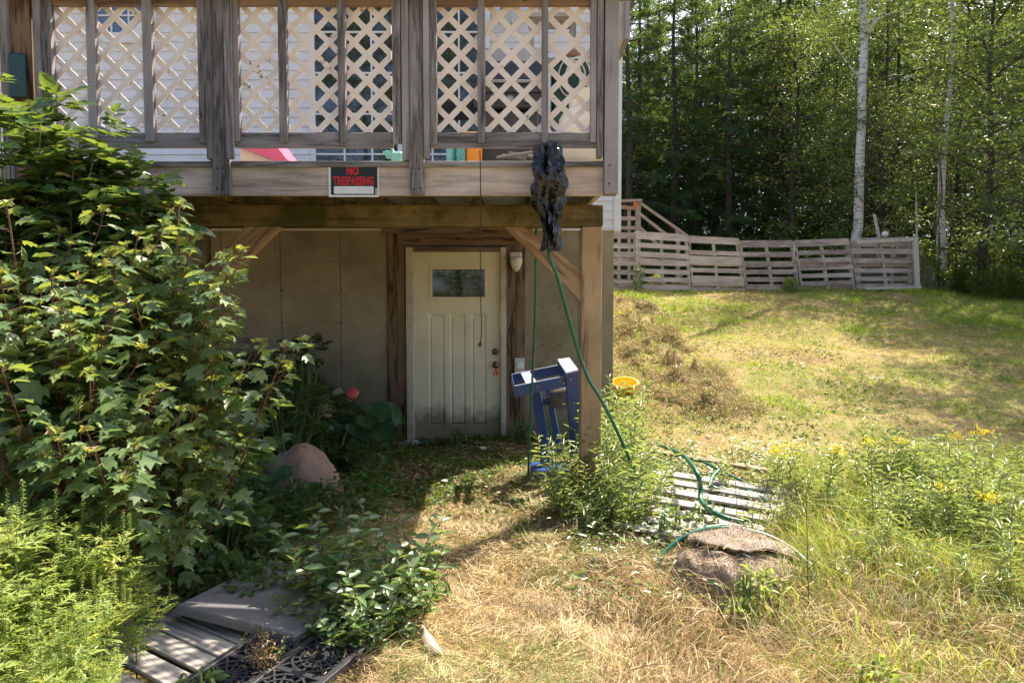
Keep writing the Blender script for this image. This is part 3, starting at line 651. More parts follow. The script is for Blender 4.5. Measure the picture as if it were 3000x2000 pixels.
# ------------------------------------------------------------------ black plastic bag
def bagmesh():
    prof=[(430,1560,1650),(455,1559,1655),(480,1557,1659),(510,1555,1665),(540,1553,1671),(565,1552,1670),(585,1554,1664),(605,1560,1655),(622,1573,1648),(640,1583,1646),(665,1587,1643),(700,1588,1645),(722,1585,1648),(735,1582,1643)]
    rows=30; cols=30; rj=random.Random(4); mb=MB(); V=[];Fs=[]
    for i in range(rows+1):
        py=430+(735-430)*i/rows; j=max(k for k in range(len(prof)-1) if prof[k][0]<=py or k==0); 
        t=(py-prof[j][0])/(prof[j+1][0]-prof[j][0]); l=prof[j][1]*(1-t)+prof[j+1][1]*t; r=prof[j][2]*(1-t)+prof[j+1][2]*t
        Y=4.10; pl=at(l,py,Y); pr=at(r,py,Y); cx=(pl.x+pr.x)/2; hw=(pr.x-pl.x)/2*.9; z=pl.z
        th=.06+.03*math.sin(min(1,max(0,(py-470)/120))*math.pi)
        for k in range(cols):
            a=2*math.pi*k/cols; ca,sa=math.cos(a),math.sin(a)
            q=Vector((ca*2.2,sa*2.2,z*4.5)); f=abs(MN.noise(Vector((ca*3.2+z*1.5,sa*3.2,z*2.5))))+.8*abs(MN.noise(Vector((ca*5+z*5,sa*5,z*4))))
            g=MN.noise(q*2.3)*.35+MN.noise(Vector((ca*5,sa*5,z*14)))*.25
            s_=1.15-.55*f+.25*g
            s_*=1+rj.uniform(-.055,.055); V.append((cx+ca*hw*s_+rj.uniform(-.006,.006), Y-.02+sa*th*s_*1.2, z+rj.uniform(-.006,.006)+MN.noise(Vector((ca*3,sa*3,z*2)))*.02))
    for i in range(rows):
        for k in range(cols): k2=(k+1)%cols; a_,b_,c_,d_=i*cols+k,(i+1)*cols+k,(i+1)*cols+k2,i*cols+k2; Fs+= ([(a_,b_,c_),(a_,c_,d_)] if rj.random()<.5 else [(a_,b_,d_),(b_,c_,d_)])
    mb.add(V,Fs); return mb
m,nt,N,L=newmat('black plastic film'); v,_=coords(N,L); finish(m,N,L,(.006,.006,.008),.25,noise(N,L,v,9,2,.5,1.0),.35,.03,spec=.6); M['bag']=m
tag(bagmesh().build('plastic_bag',M['bag'],None),'torn black plastic bag hanging crumpled over the deck edge beside the right post','bag')
# ------------------------------------------------------------------ hoses and cord
def smooth_path(pts,n=10):
    pts=[Vector(p) for p in pts]; P=[pts[0]*2-pts[1]]+pts+[pts[-1]*2-pts[-2]]; out=[]
    for i in range(1,len(P)-2):
        for k in range(n):
            t=k/n; a,b,c,d=P[i-1],P[i],P[i+1],P[i+2]
            out.append(.5*((2*b)+(c-a)*t+(2*a-5*b+4*c-d)*t*t+(3*b-a-3*c+d)*t**3))
    return out+[P[-2]]
M['hose']=simple('green rubber hose',(.02,.15,.09),(.012,.1,.06),12,.35,.05,dirt=(.05,.09,.06)); M['hose2']=simple('teal rubber hose',(.03,.24,.16),(.02,.16,.1),12,.35,.05,dirt=(.06,.1,.07))
def hose(pts,r,m,label,name='garden_hose',cat='hose'):
    o=MB().tube(smooth_path(pts),r,10).build(name,m,None,smooth=True); return tag(o,label,cat)
hose([at(1572,640,4.95),at(1570,760,4.95),at(1567,950,5.0),at(1559,1120,5.1),at(1553,1250,5.2),at(1549,1340,5.3),at(1548,1402,5.4)],.0095,M['hose'],'dark green hose hanging straight down to the ground right of the door')
hose([at(1604,600,4.1),at(1607,733,4.1),at(1617,770,4.1),at(1636,819,4.12),at(1666,932,4.2),at(1697,1039,4.3),at(1727,1115,4.3),at(1752,1155,4.3),at(1785,1215,4.3),at(1825,1300,4.35),at(1858,1375,4.4),at(1880,1420,4.4)],.0115,M['hose'],'dark green hose slanting down from the black bag across the right deck post')
PZ=g1(1.2,4.5)+.03+.03+.107+.02
def pp(px,py,dz=0):   # point above the overgrown pallet
    d=ray(px,py); t=(PZ+dz-CAMZ)/d.z; return Vector((d.x*t,d.y*t,PZ+dz))
hose([pp(1925,1300,.0),pp(1988,1326,.16),pp(2020,1352,.19),pp(2044,1390,.16),pp(2053,1430,.06),pp(2056,1470,.0),pp(2110,1510,.0),pp(2180,1530,-.03)],.016,M['hose'],'green hose arching forward over the grey pallet in the weeds')
hose([pp(2054,1348,.05),pp(2110,1378,.04),pp(2160,1402,.02),pp(2215,1428,.0),pp(2245,1455,-.02)],.011,M['hose'],'thin green hose lying along the far boards of the grey pallet')
hose([pp(2115,1368,.08),pp(2088,1395,.05),pp(2084,1420,.02),pp(2110,1432,.0),pp(2150,1420,.0),pp(2250,1470,-.01),pp(2255,1500,-.04)],.011,M['hose2'],'small loop of teal hose curled on the grey pallet')
def cp(ph,th,r=1.2): return Vector((cr.x+.315*r*math.sin(R(th))*math.cos(R(ph)), cr.y+.335*r*math.sin(R(th))*math.sin(R(ph)), cr.z+.205*r*math.cos(R(th))))
cr=Vector((1.14,3.46,g1(1.14,3.46)))
hose([cp(186,97,1.24),cp(172,78,1.24),cp(158,55),cp(135,32),cp(80,20,1.2),cp(25,36,1.22),cp(-4,54,1.26),cp(-24,72,1.28),cp(-38,92,1.28),cp(-44,106,1.3)],.012,M['hose2'],'teal hose bent in an arc over the near edge of the carpeted rock')
hose([cp(120,30,1.24),cp(80,30,1.25),cp(48,42,1.25),cp(30,66,1.28),cp(22,92,1.34)],.009,M['hose2'],'second strand of teal hose crossing the rear of the carpeted rock')
hose([at(1060,1385,5.0),at(1090,1408,4.95),at(1120,1428,4.9),at(1148,1446,4.85)],.009,simple('bright green hose',(.04,.3,.06),(.03,.2,.05)),'short bright green hose end lying by the boulder')
cord=empty('extension_cord',at(1407,470,4.13),'black electric cord with a plug dangling in front of the door','cord')
M['blackrub']=simple('black rubber',(.015,.015,.02),rough=.45); 
MB().tube(smooth_path([at(1406,440,4.1),at(1407,480,4.13),at(1408,600,4.13),at(1407.5,760,4.13),at(1409,900,4.13),at(1411,960,4.13),at(1408,1002,4.13)]),.0032,7).build('cable',M['blackrub'],cord,smooth=True)
pc=at(1407,1008,4.13); MB().tube([pc+Vector((.003,0,.018)),pc+Vector((0,0,.004)),pc+Vector((-.003,0,-.008)),pc+Vector((-.004,0,-.012))],[.004,.009,.011,.009],10).build('plug',M['blackrub'],cord)
pr=MB(); 
for d in (-.006,.004): pr.box(pc.x+d-.0035,pc.x+d-.0015,pc.y-.003,pc.y+.003,pc.z-.03,pc.z-.01,.0003)
pr.build('prongs',M['metalgrey'],cord)
th=MB()
for px in (824,998):
    for py in (850,945,1060): 
        p=at(px+2,py,YW-.003); d_=disc(.013,YW-.004,YW+.002,p.x,p.z,10); th.add(d_.v,d_.f)
for px in (1590,1640):
    for py in (760,900,1010):
        p=at(px,py,YW-.003); d_=disc(.01,YW-.004,YW+.002,p.x,p.z,10); th.add(d_.v,d_.f)
th.build('tie_holes',simple('tie rust',(.12,.085,.055),rough=.9),house)
# ------------------------------------------------------------------ flood lamp, socket, ribbon
fl=empty('flood_lamp',at(1511,770,7.2),'white motion sensor lamp fixed to the brown board to the upper right of the door','lamp')
M['plast']=simple('aged white plastic',(.66,.63,.56),(.55,.52,.45),8,.4)
c=at(1511,748,7.2); MB().box(c.x-.062,c.x+.062,7.13,7.219,c.z-.03,c.z+.03,.012).build('housing',M['plast'],fl)
MB().lathe([(.062,0),(.064,-.03),(.056,-.07),(.04,-.11),(.02,-.135),(.004,-.145)],(c.x+.005,7.14,c.z-.03),20,.7).build('shade',simple('frosted globe',(.7,.68,.6),rough=.25),fl,smooth=True)
so=empty('wall_socket',at(1522,1070,7.2),'white round outdoor socket cover low on the brown board to the right of the door','socket')
c=at(1522,1070,7.2); MB().box(c.x-.052,c.x+.052,7.185,7.219,c.z-.08,c.z+.08,.006).build('cover_plate',M['plast'],so)
disc(.038,7.185,7.16,c.x,c.z-.005).build('round_lid',M['white'],so)
rb=MB(); c=at(1452,1082,7.14)
for dx,l in ((-.02,.075),(.012,.07),(.035,.055)): rb.tube([c+Vector((0,-.004,.01)),c+Vector((dx*.7,-.008,-l*.35)),c+Vector((dx,-.006,-l))],[.004,.009,.005],6)
tag(rb.build('ribbon',simple('orange tape',(.75,.11,.02),rough=.5)),'orange plastic ribbon tied to the door knob','ribbon')
# ------------------------------------------------------------------ blue machine
bm=empty('machine_stand',(.25,5.5,0),'tipped blue metal machine stand with grey motor leaning beside the right deck post','machine')
M['blue']=simple('blue enamel',(.025,.08,.28),(.018,.055,.19),7,.35,.06,dirt=(.09,.1,.13)); M['blueworn']=simple('sun bleached enamel',(.55,.6,.72),(.35,.42,.6),14,.4,.1)  # pale enamel for the top faces: sunlight is put into its colour
def slab(name,pts,th,m,dirv=Vector((0,0,-1))):
    pts=[Vector(p) for p in pts]; n=len(pts); V=pts+[p+dirv*th for p in pts]
    Fs=[tuple(range(n)),tuple(range(n,2*n))[::-1]]+[(i,i+n,(i+1)%n+n,(i+1)%n) for i in range(n)]
    return MB().add(V,Fs).build(name,m,bm)
A_,B_,C_,D_=at(1508,1131,5.3),at(1662,1101,5.3),at(1640,1068,5.75),at(1500,1096,5.75)
def rail(name,p,q,h,t,m): # upright strip between two points
    d=(q-p); s=Vector((d.y,-d.x,0)).normalized()*t; V=[p,q,q+s,p+s]; V+= [v-Vector((0,0,h)) for v in V]
    return MB().add(V,[(3,2,1,0),(4,5,6,7),(0,1,5,4),(1,2,6,5),(2,3,7,6),(3,0,4,7)]).build(name,m,bm)
rail('frame_rail',A_,B_,.082,.006,M['blue']); rail('frame_rail',D_,C_,.082,.006,M['blue']); rail('frame_rail',D_,A_,.08,.006,M['blue']); rail('frame_rail',C_,B_,.08,.006,M['blue'])
lip=lambda p,q,w: slab('frame_lip',[p,q,q+w,p+w],.005,M['blueworn'])
lip(A_+Vector((0,0,.003)),B_+Vector((0,0,.003)),Vector((0,.022,0))); lip(D_+Vector((0,0,.003)),C_+Vector((0,0,.003)),Vector((0,-.02,0)))
q1=A_.lerp(B_,.22); q2=A_.lerp(B_,.42); q3=D_.lerp(C_,.36); q4=D_.lerp(C_,.18); slab('cross_plate',[q1,q2,q3,q4],.008,M['blueworn'])
Vtop=[at(1633,1052,5.6),at(1668,1047,5.6),at(1694,1082,5.25),at(1658,1091,5.25)]; slab('top_plate',Vtop,.012,M['blueworn'])
lowL,lowR=at(1676,1330,5.35),at(1704,1330,5.35)
slab('side_panel',[Vtop[3]+Vector((0,0,-.012)),Vtop[2]+Vector((0,0,-.012)),lowR,lowL],.03,M['blue'],Vector((-.25,.95,0)))
slab('side_panel',[Vtop[0]+Vector((0,0,-.013)),Vtop[3]+Vector((0,0,-.013)),at(1662,1120,5.25),at(1636,1095,5.6)],.008,M['blue'],Vector((1,.2,0)))
la,lb=at(1556,1145,5.5),at(1582,1142,5.5); lc,ld=at(1611,1312,5.6),at(1582,1316,5.6)
slab('leg',[la,lb,lc,ld],.03,M['blue'],Vector((.2,.98,0)))
slab('leg',[at(1592,1110,5.75),at(1606,1108,5.75),at(1650,1330,5.8),at(1632,1332,5.8)],.02,M['blue'],Vector((.2,.98,0)))
gb=at(1590,1385,5.55); MB().box(gb.x-.1,gb.x+.22,5.45,5.75,.02,.1,.008).build('foot',M['blue'],bm)
slab('leg',[ld,lc,Vector((gb.x+.06,5.6,.09)),Vector((gb.x-.02,5.6,.09))],.03,M['blue'],Vector((.2,.98,0)))
M['steel']=simple('dull steel',(.3,.29,.27),metal=.7,rough=.4)
bb=MB()
for px,py,Y in ((1520,1142,5.3),(1532,1146,5.3),(1575,1134,5.3),(1640,1116,5.3),(1652,1122,5.3),(1672,1110,5.24),(1682,1180,5.28),(1684,1260,5.3)):
    p=at(px,py,Y-.006); d_=disc(.009,p.y,p.y-.008,p.x,p.z,8); bb.add(d_.v,d_.f)
bb.build('bolt_heads',M['steel'],bm)
mc=at(1655,1165,5.6); M['motor']=simple('dull grey motor',(.2,.17,.14),(.1,.085,.07),10,.5,.1,metal=.3)
mt=MB().lathe([(.02,-.12),(.075,-.115),(.085,-.09),(.088,.06),(.08,.085),(.04,.09)],(0,0,0),24)
mo=mt.build('motor',M['motor'],bm,smooth=True,M=Matrix.Translation(mc+Vector((.02,.02,0)))@Matrix.Rotation(R(75),4,'Y')@Matrix.Rotation(R(20),4,'X'))
MB().lathe([(.012,-.26),(.02,-.26),(.02,-.22),(.034,-.215),(.036,-.17),(.045,-.16),(.045,-.12)],(0,0,0),18).build('shaft',simple('dark steel',(.12,.12,.12),metal=.8,rough=.35),mo,local=True)
MB().box(-.04,.04,.07,.11,-.05,.05,.01).build('junction_box',M['motor'],mo,local=True)
# ------------------------------------------------------------------ rocks
def rockmesh(rx,ry,rz,seed,amp=.22,n=28,cut=.0):
    V=[];Fs=[]; off=Vector((seed*3.7,seed*1.3,seed*2.1))
    for i in range(n+1):
        th=math.pi*i/n
        for k in range(n*2):
            ph=math.pi*k/n; d=Vector((math.sin(th)*math.cos(ph),math.sin(th)*math.sin(ph),math.cos(th)))
            # facet the rock with a few cutting planes
            r=1+amp*MN.noise(d*1.2+off)+amp*.4*MN.noise(d*3.1+off)+amp*.2*MN.noise(d*8+off)+amp*.1*MN.noise(d*21+off)
            for q in range(7):
                pn=Vector((math.sin(seed+q*2.1),math.cos(seed*1.7+q*1.3),math.sin(q*3.3+seed))).normalized(); dd=d.dot(pn)
                if dd>.15: r=min(r,(.78+.07*math.sin(q*5+seed))/dd)
            V.append((d.x*r*rx,d.y*r*ry,d.z*r*rz))
    w=n*2
    for i in range(n):
        for k in range(w): k2=(k+1)%w; Fs.append((i*w+k,(i+1)*w+k,(i+1)*w+k2,i*w+k2))
    return MB().add(V,Fs)
M['rock']=simple('reddish granite',(.5,.29,.19),(.27,.16,.11),4.5,.85,.7,bscale=22,bdist=.012,dirt=(.16,.13,.1)); M['rock2']=simple('grey fieldstone',(.22,.19,.16),(.12,.1,.085),5,.85,.7,bscale=22,bdist=.012)
def rock(x,y,rx,ry,rz,seed,label,m='rock',dz=.35,rot=0,grp=None):
    o=rockmesh(rx,ry,rz,seed).build('rock',M[m],None,smooth=True,M=Matrix.Translation((x,y,g1(x,y)+rz*dz))@Matrix.Rotation(rot,4,'Z')); return tag(o,label,'rock',grp)
p=gp(925,1440); rock(p.x-.06,p.y-.16,.3,.26,.28,2.0,'large reddish boulder half buried in green plants left of the door path','rock',.3,.4)
p=gp(944,1215); 
for px,py,Y,r,lab in ((735,1020,6.75,.15,'pale round stone on top of the stone heap under the deck'),(690,1075,6.6,.13,'dark stone at the left end of the stone heap under the deck'),(775,1060,6.7,.11,'small stone in the middle of the stone heap under the deck'),(830,1095,6.6,.13,'reddish stone at the right end of the stone heap under the deck'),(745,1100,6.5,.14,'brown stone at the foot of the stone heap under the deck'),(948,1205,6.2,.085,'small pink stone showing between the leaves left of the burdock')):
    c=at(px,py,Y); o=rockmesh(r,r*.8,r*.75,px*.013).build('rock',M['rock2' if py<1090 else 'rock'],None,smooth=True,M=Matrix.Translation(c)); tag(o,lab,'rock')
for px,py,r,sd in ((560,1520,.2,3.1),(520,1400,.22,4.4),(600,1660,.13,7.7)):
    p=gp(px,py+80); rock(p.x,p.y,r,r*.8,r*.8,sd,{560:'grey brown rock in the shade under the maple leaves',520:'dark rock at the back under the maple saplings',600:'low rock beside the grey plank under the leaves'}[px],'rock2',.5)
# rock with the carpet piece on it
cr=Vector((1.14,3.46,g1(1.14,3.46)))
tag(rockmesh(.3,.32,.18,5.5).build('rock',M['rock2'],None,smooth=True,M=Matrix.Translation(cr)),'low rock under the carpet piece and the teal hoses','rock')
def carpet(name,ath,aph,tmax,dr,seed,m,label,edge=.2): # irregular sheet draped on the rock
    V=[];Fs=[];n=96;k_=30; ax=Vector((math.sin(R(ath))*math.cos(R(aph)),math.sin(R(ath))*math.sin(R(aph)),math.cos(R(ath)))); q_=Vector((0,0,1)).rotation_difference(ax)
    for lay in (0,1):
        for i in range(n):
            ph=2*math.pi*i/n; tm=tmax*(1+edge*MN.noise(Vector((math.cos(ph)*1.3,math.sin(ph)*1.3,seed)))+edge*.3*MN.noise(Vector((math.cos(ph)*3,math.sin(ph)*3,seed+3))))
            for k in range(k_+1):
                th=tm*k/k_; d=q_@Vector((math.sin(th)*math.cos(ph),math.sin(th)*math.sin(ph),math.cos(th)))
                f=.12*MN.noise(d*2.3+Vector((seed,0,0)))+.11*abs(MN.noise(Vector((d.x*5,d.y*2.5,d.z*3+seed))))+.02*MN.noise(d*9)+(.03*max(0,k/k_-.75)*4*(.5+MN.noise(d*5)))
                r=1+dr/.3+f-(0 if lay==0 else .05)
                V.append((cr.x+.315*r*d.x, cr.y+.335*r*d.y, cr.z+.205*r*max(d.z,-.25)+.007*MN.noise(d*45)))
    w=k_+1; H=n*w
    for lay in (0,1):
        for i in range(n):
            i2=(i+1)%n
            for k in range(k_): q=(lay*H+i*w+k,lay*H+i*w+k+1,lay*H+i2*w+k+1,lay*H+i2*w+k); Fs.append(q if lay==0 else q[::-1])
    for i in range(n): a=i*w+k_; b=((i+1)%n)*w+k_; Fs.append((a,a+H,b+H,b))
    o=tag(MB().add(V,Fs).build(name,m,None,smooth=True),label,'carpet')
    P=np.array(V[:H]); nn=5200; j=rng.integers(0,H-w-2,nn); j=j-(j%w==w-1); u=rng.random((nn,1)); v=rng.random((nn,1)); Q=P[j]*(1-u)*(1-v)+P[j+1]*u*(1-v)+P[j+w]*(1-u)*v+P[j+w+1]*u*v
    dn=norm_(Q-np.array([cr.x,cr.y,cr.z-.1])); lm=LM(); lm.add('blade',Q-dn*.002,dn*.6+rng.normal(0,.6,(nn,3)),rdir(nn),rng.uniform(.005,.016,nn),rng.beta(2,2,nn)*(1 if m.name[0]=='w' else .9)+(0 if m.name[0]=='w' else .1),wid=rng.uniform(.002,.004,nn))
    W[o.name]=Matrix.Identity(4); lm.build('pile',M['fibre' if m.name[0]=='w' else 'fibre2'],o); return o
norm_=lambda a: a/np.linalg.norm(a,axis=-1,keepdims=True)
M['fibre']=leafmat('brown carpet fibre',[(0,(.2,.15,.1)),(.6,(.46,.37,.28)),(1,(.66,.56,.45))],trans=(.3,.22,.16),tf=.1,rough=.9,spec=.1)
M['fibre2']=leafmat('pale carpet fibre',[(0,(.26,.2,.15)),(.6,(.55,.46,.38)),(1,(.74,.65,.56))],trans=(.4,.3,.22),tf=.1,rough=.9,spec=.1)
M['carpet']=simple('weathered carpet pile',(.47,.38,.29),(.25,.19,.13),14,.95,1.0,bscale=130,bdist=.012,dirt=(.15,.11,.09)); M['carpet2']=simple('faded carpet pile',(.44,.36,.3),(.27,.21,.17),16,.95,1.0,bscale=130,bdist=.012)
carpet('carpet_piece',20,250,1.42,.0,1.3,M['carpet'],'largest brown carpet piece covering the whole low rock',.12)
carpet('carpet_piece',64,222,.62,.022,2.9,M['carpet'],'grey brown carpet flap at the left end of the low rock',.25)
carpet('carpet_piece',78,305,.55,.02,5.2,M['carpet'],'matted carpet flap hanging down the front of the low rock',.3)
carpet('carpet_piece',22,55,.82,.045,4.1,M['carpet2'],'pale carpet strip lying over the top right of the low rock',.3)
# ------------------------------------------------------------------ ground pallets and slabs
def ground_pallet(name,c,rz,tilt,L_,Wd,nb,m,label,bw=.085,pitch=0,lift=.06):
    root=empty(name,c,label,'pallet'); Mr=Matrix.Translation(c)@Matrix.Rotation(rz,4,'Z')@Matrix.Rotation(tilt,4,'X')@Matrix.Rotation(pitch,4,'Y')
    tp=MB(); bt_=MB()
    for i in range(nb):
        y=-Wd/2+bw/2+(Wd-bw)*i/(nb-1); j=.025*math.sin(i*3.3); y+=.012*math.sin(i*5.1+1)
        if c[0]>0 and i==9: continue
        tp.box(-L_/2+j,L_/2+j,y-bw/2,y+bw/2,lift+.09,lift+.107,.003)
    for i in (0,nb//2,nb-1):
        y=-Wd/2+bw/2+(Wd-bw)*i/(nb-1); bt_.box(-L_/2,L_/2,y-bw/2,y+bw/2,lift-.016,lift,.003)
    tp.build('top_boards',m,root,M=Mr); bt_.build('bottom_boards',m,root,M=Mr)
    for x in (-L_/2+.02,0,L_/2-.02): MB().box(x-.018,x+.018,-Wd/2,Wd/2,lift+.001,lift+.089,.003).build('stringer',m,root,M=Mr)
    return root
M['palgrey']=wood('grey weathered slat',(.42,.39,.37),(.2,.18,.165)); M['palw']=wood('bleached slat',(.5,.46,.43),(.22,.2,.185))
ground_pallet('wooden_pallet',(1.17,4.36,g1(1.17,4.36)+.03),R(-36),R(8),1.0,.98,7,M['palw'],'grey wooden pallet overgrown by weeds with hoses lying on it',.086,0,.03)
ground_pallet('wooden_pallet',(-1.63,2.62,g1(-1.63,2.62)-.06),R(-33),0,.98,.9,8,M['palgrey'],'grey slatted pallet lying in front of the ragweed',.094,0,.03)
def quadslab(name,pts,th,m,label,cat,bev=.01):
    pts=[Vector(p) for p in pts]; n=len(pts); c=sum(pts,Vector())/n
    ins=[p+(c-p).normalized()*bev for p in pts]; V=ins+[p-Vector((0,0,bev)) for p in pts]+[p-Vector((0,0,th)) for p in pts]
    Fs=[tuple(range(n))]+[(i,i+n,(i+1)%n+n,(i+1)%n) for i in range(n)]+[(i+n,i+2*n,(i+1)%n+2*n,(i+1)%n+n) for i in range(n)]+[tuple(range(2*n,3*n))[::-1]]
    if (pts[1]-pts[0]).cross(pts[2]-pts[1]).z<0: Fs=[f[::-1] for f in Fs]
    return tag(MB().add(V,Fs).build(name,m),label,cat)
M['slab']=simple('grey plastic sheet',(.19,.19,.205),(.13,.13,.14),2.5,.6,.15,dirt=(.13,.10,.075),bscale=14)
zs=.14
quadslab('table_top',[(-1.44,2.86,zs),(-.86,2.63,zs-.02),(-.62,3.08,zs-.03),(-1.22,3.4,zs)],.038,M['slab'],'grey plastic table top lying flat on the ground','table top')
def grate():
    root=empty('drain_grate',(-.95,2.52,g1(-.95,2.52)),'black plastic grate with star shaped holes at the bottom edge','grate'); Mr=Matrix.Translation((-.88,2.46,.085))@Matrix.Rotation(R(-24),4,'Z')@Matrix.Rotation(R(3),4,'X')
    mb=MB(); s=.23; n=3; h=.02
    def bar(x0,y0,x1,y1,w,z=0):
        d=Vector((x1-x0,y1-y0,0)).normalized(); p=Vector((-d.y,d.x,0))*w/2; a_=Vector((x0,y0,z));b_=Vector((x1,y1,z))
        V=[a_+p,b_+p,b_-p,a_-p]; V+=[v-Vector((0,0,h)) for v in V]; mb.add(V,[(3,2,1,0),(4,5,6,7),(0,1,5,4),(1,2,6,5),(2,3,7,6),(3,0,4,7)])
    zc=0
    for i in range(2):
        for j in range(2):
            cx=-s/2+s*i; cy=-s/2+s*j; hs=s/2
            for k in range(16):
                a=math.pi*k/8; m_=max(abs(math.cos(a)),abs(math.sin(a))); zc=(k%4)*.0006; bar(cx+.02*math.cos(a),cy+.02*math.sin(a),cx+math.cos(a)/m_*hs,cy+math.sin(a)/m_*hs,.009,zc)
            for q,r_ in enumerate((.035,.07,.1)):
                for k in range(16):
                    a=math.pi*k/8; b=math.pi*(k+1)/8; bar(cx+r_*math.cos(a),cy+r_*math.sin(a),cx+r_*math.cos(b),cy+r_*math.sin(b),.008,.0025+.0004*q)
    mb.build('star_lattice',M['grate'],root,M=Mr)
    fr=MB()
    for t in (-s,0,s): fr.box(t-.013,t+.013,-s-.013,s+.013,-h-.003,.006,.002); fr.box(-s-.013,s+.013,t-.013,t+.013,-h-.004,.0045,.002)
    fr.build('frame',M['grate'],root,M=Mr)
M['grate']=simple('black moulded plastic',(.035,.037,.045),(.022,.023,.028),8,.45,.1); grate()
M['plankm']=wood('half rotten plank',(.36,.26,.17),(.17,.115,.07))
def lone(name,p,q,w,t,m,label,cat='plank'): return tag(plank(name,p,q,w,t,m),label,cat)
a=gp(440,1790); b=gp(770,1640); lone('wooden_plank',a+Vector((0,0,.06)),b+Vector((0,0,.05)),.09,.04,M['plankm'],'long brown plank lying behind the grey table top')
a=gp(1905,1360);b=gp(2280,1420); lone('wooden_plank',a+Vector((0,0,.12)),b+Vector((0,0,.1)),.1,.03,M['plankm'],'brown plank lying behind the overgrown pallet')
a=gp(1108,1300);b=gp(1225,1307); lone('wooden_plank',a+Vector((0,0,.02)),b+Vector((0,0,.02)),.05,.02,M['plankm'],'short pale stick at the left foot of the door','stick')
# ------------------------------------------------------------------ litter
def at_g(px,py,dz=.01): p=gp(px,py); p.z+=dz; return p
p=at_g(1208,1305,.03); bo=empty('plastic_bottle',p,'small clear bottle with blue cap lying at the door sill','bottle')
Mb=Matrix.Translation(p)@Matrix.Rotation(R(90),4,'Y'); MB().lathe([(.02,-.09),(.032,-.085),(.032,.05),(.014,.08),(.014,.09)],n=16).build('bottle_body',simple('clear plastic',(.5,.52,.52),rough=.15),bo,smooth=True,M=Mb)
MB().lathe([(.017,.09),(.017,.11)],n=14).build('cap',simple('blue cap',(.05,.3,.6),rough=.4),bo,M=Mb)
p=at_g(1414,1320,.02); tag(rockmesh(.045,.03,.02,9.1,n=12).build('stone',simple('pale stone',(.6,.55,.45)),None,smooth=True,M=Matrix.Translation(p)),'small pale stone in front of the door','stone')
for (px,py,py2,px2,w,lab,cat,nm,col) in ((1262,1945,1860,1235,.032,'pale curled bark strip on the cut straw','bark','bark_strip',(.5,.4,.31)),):
    a=at_g(px+20,py,.03); b=at_g(px2,py2,.03); n=14; V=[];Fs=[]
    for i in range(n+1):
        t=i/n; c=a.lerp(b,t); ww=w*(.55+.45*math.sin(math.pi*min(1,t*1.1+.1)))*(1+.25*MN.noise(Vector((t*6,0,0))))
        for k in range(5): u=(k-2)/2; V.append((c.x+u*ww*.9,c.y,c.z+.02*(1-u*u)+.01*MN.noise(Vector((t*5,u*2,0)))))
    for i in range(n):
        for k in range(4): q=i*5+k; Fs.append((q,q+1,q+6,q+5))
    o=MB().add(V,Fs); V2=[(x,y,z-.006) for x,y,z in V]; o.add(V2,[f[::-1] for f in Fs]); tag(o.build(nm,simple(nm+' surface',col,tuple(c_*.7 for c_ in col),30,.8,.5),None,smooth=True),lab,cat)
def scrap(px,py,s,col,lab,seed):
    p=at_g(px,py,.035); n=9; V=[];Fs=[]
    for i in range(n+1):
        for k in range(n+1):
            u=i/n-.5; v_=k/n-.5; V.append((p.x+u*s*(1+.4*MN.noise(Vector((v_*3,seed,0)))),p.y+v_*s,p.z+.3*s*MN.noise(Vector((u*4,v_*4,seed)))+.02))
    for i in range(n):
        for k in range(n): q=i*(n+1)+k; Fs.append((q,q+n+1,q+n+2,q+1))
    tag(MB().add(V,Fs).build('plastic_scrap',simple('film scrap',col,rough=.35),None,smooth=True),lab,'litter')
scrap(1055,1380,.11,(.42,.5,.4),'crumpled pale green plastic by the boulder',2.2); scrap(1210,1735,.12,(.35,.38,.38),'grey plastic scrap under the smartweed on the straw',5.1)
scrap(1302,1428,.05,(.5,.48,.45),'tiny pale paper scrap at the edge of the sunlit straw',8.8)
p=at_g(775,1682,.09); tag(MB().tube([p+Vector((-.03,.01,0)),p+Vector((.035,-.005,.004))],.012,12).build('tin_can',simple('white tin',(.75,.75,.78),rough=.3)),'small white tube lying on the grey table top','litter')
# red frisbee
c=at(1033,1151,6.25); fr=MB().lathe([(.001,.012),(.05,.012),(.055,.006),(.058,-.006),(.055,-.008),(.05,.004),(.001,.004)],n=28)
tag(fr.build('toy_disc',simple('pink red plastic',(.6,.1,.09),(.5,.08,.08),rough=.4),None,smooth=True,M=Matrix.Translation(c)@Matrix.Rotation(R(62),4,'X')@Matrix.Rotation(R(8),4,'Y')),'red plastic disc resting on the big burdock leaves','toy')
c=at(988,1148,6.4); tag(MB().box(-.045,.045,-.01,.01,-.03,.03,.006).build('wooden_tag',simple('pale worn wood',(.36,.33,.27)),None,M=Matrix.Translation(c)@Matrix.Rotation(R(-25),4,'Y')),'small pale block standing left of the red disc','block')
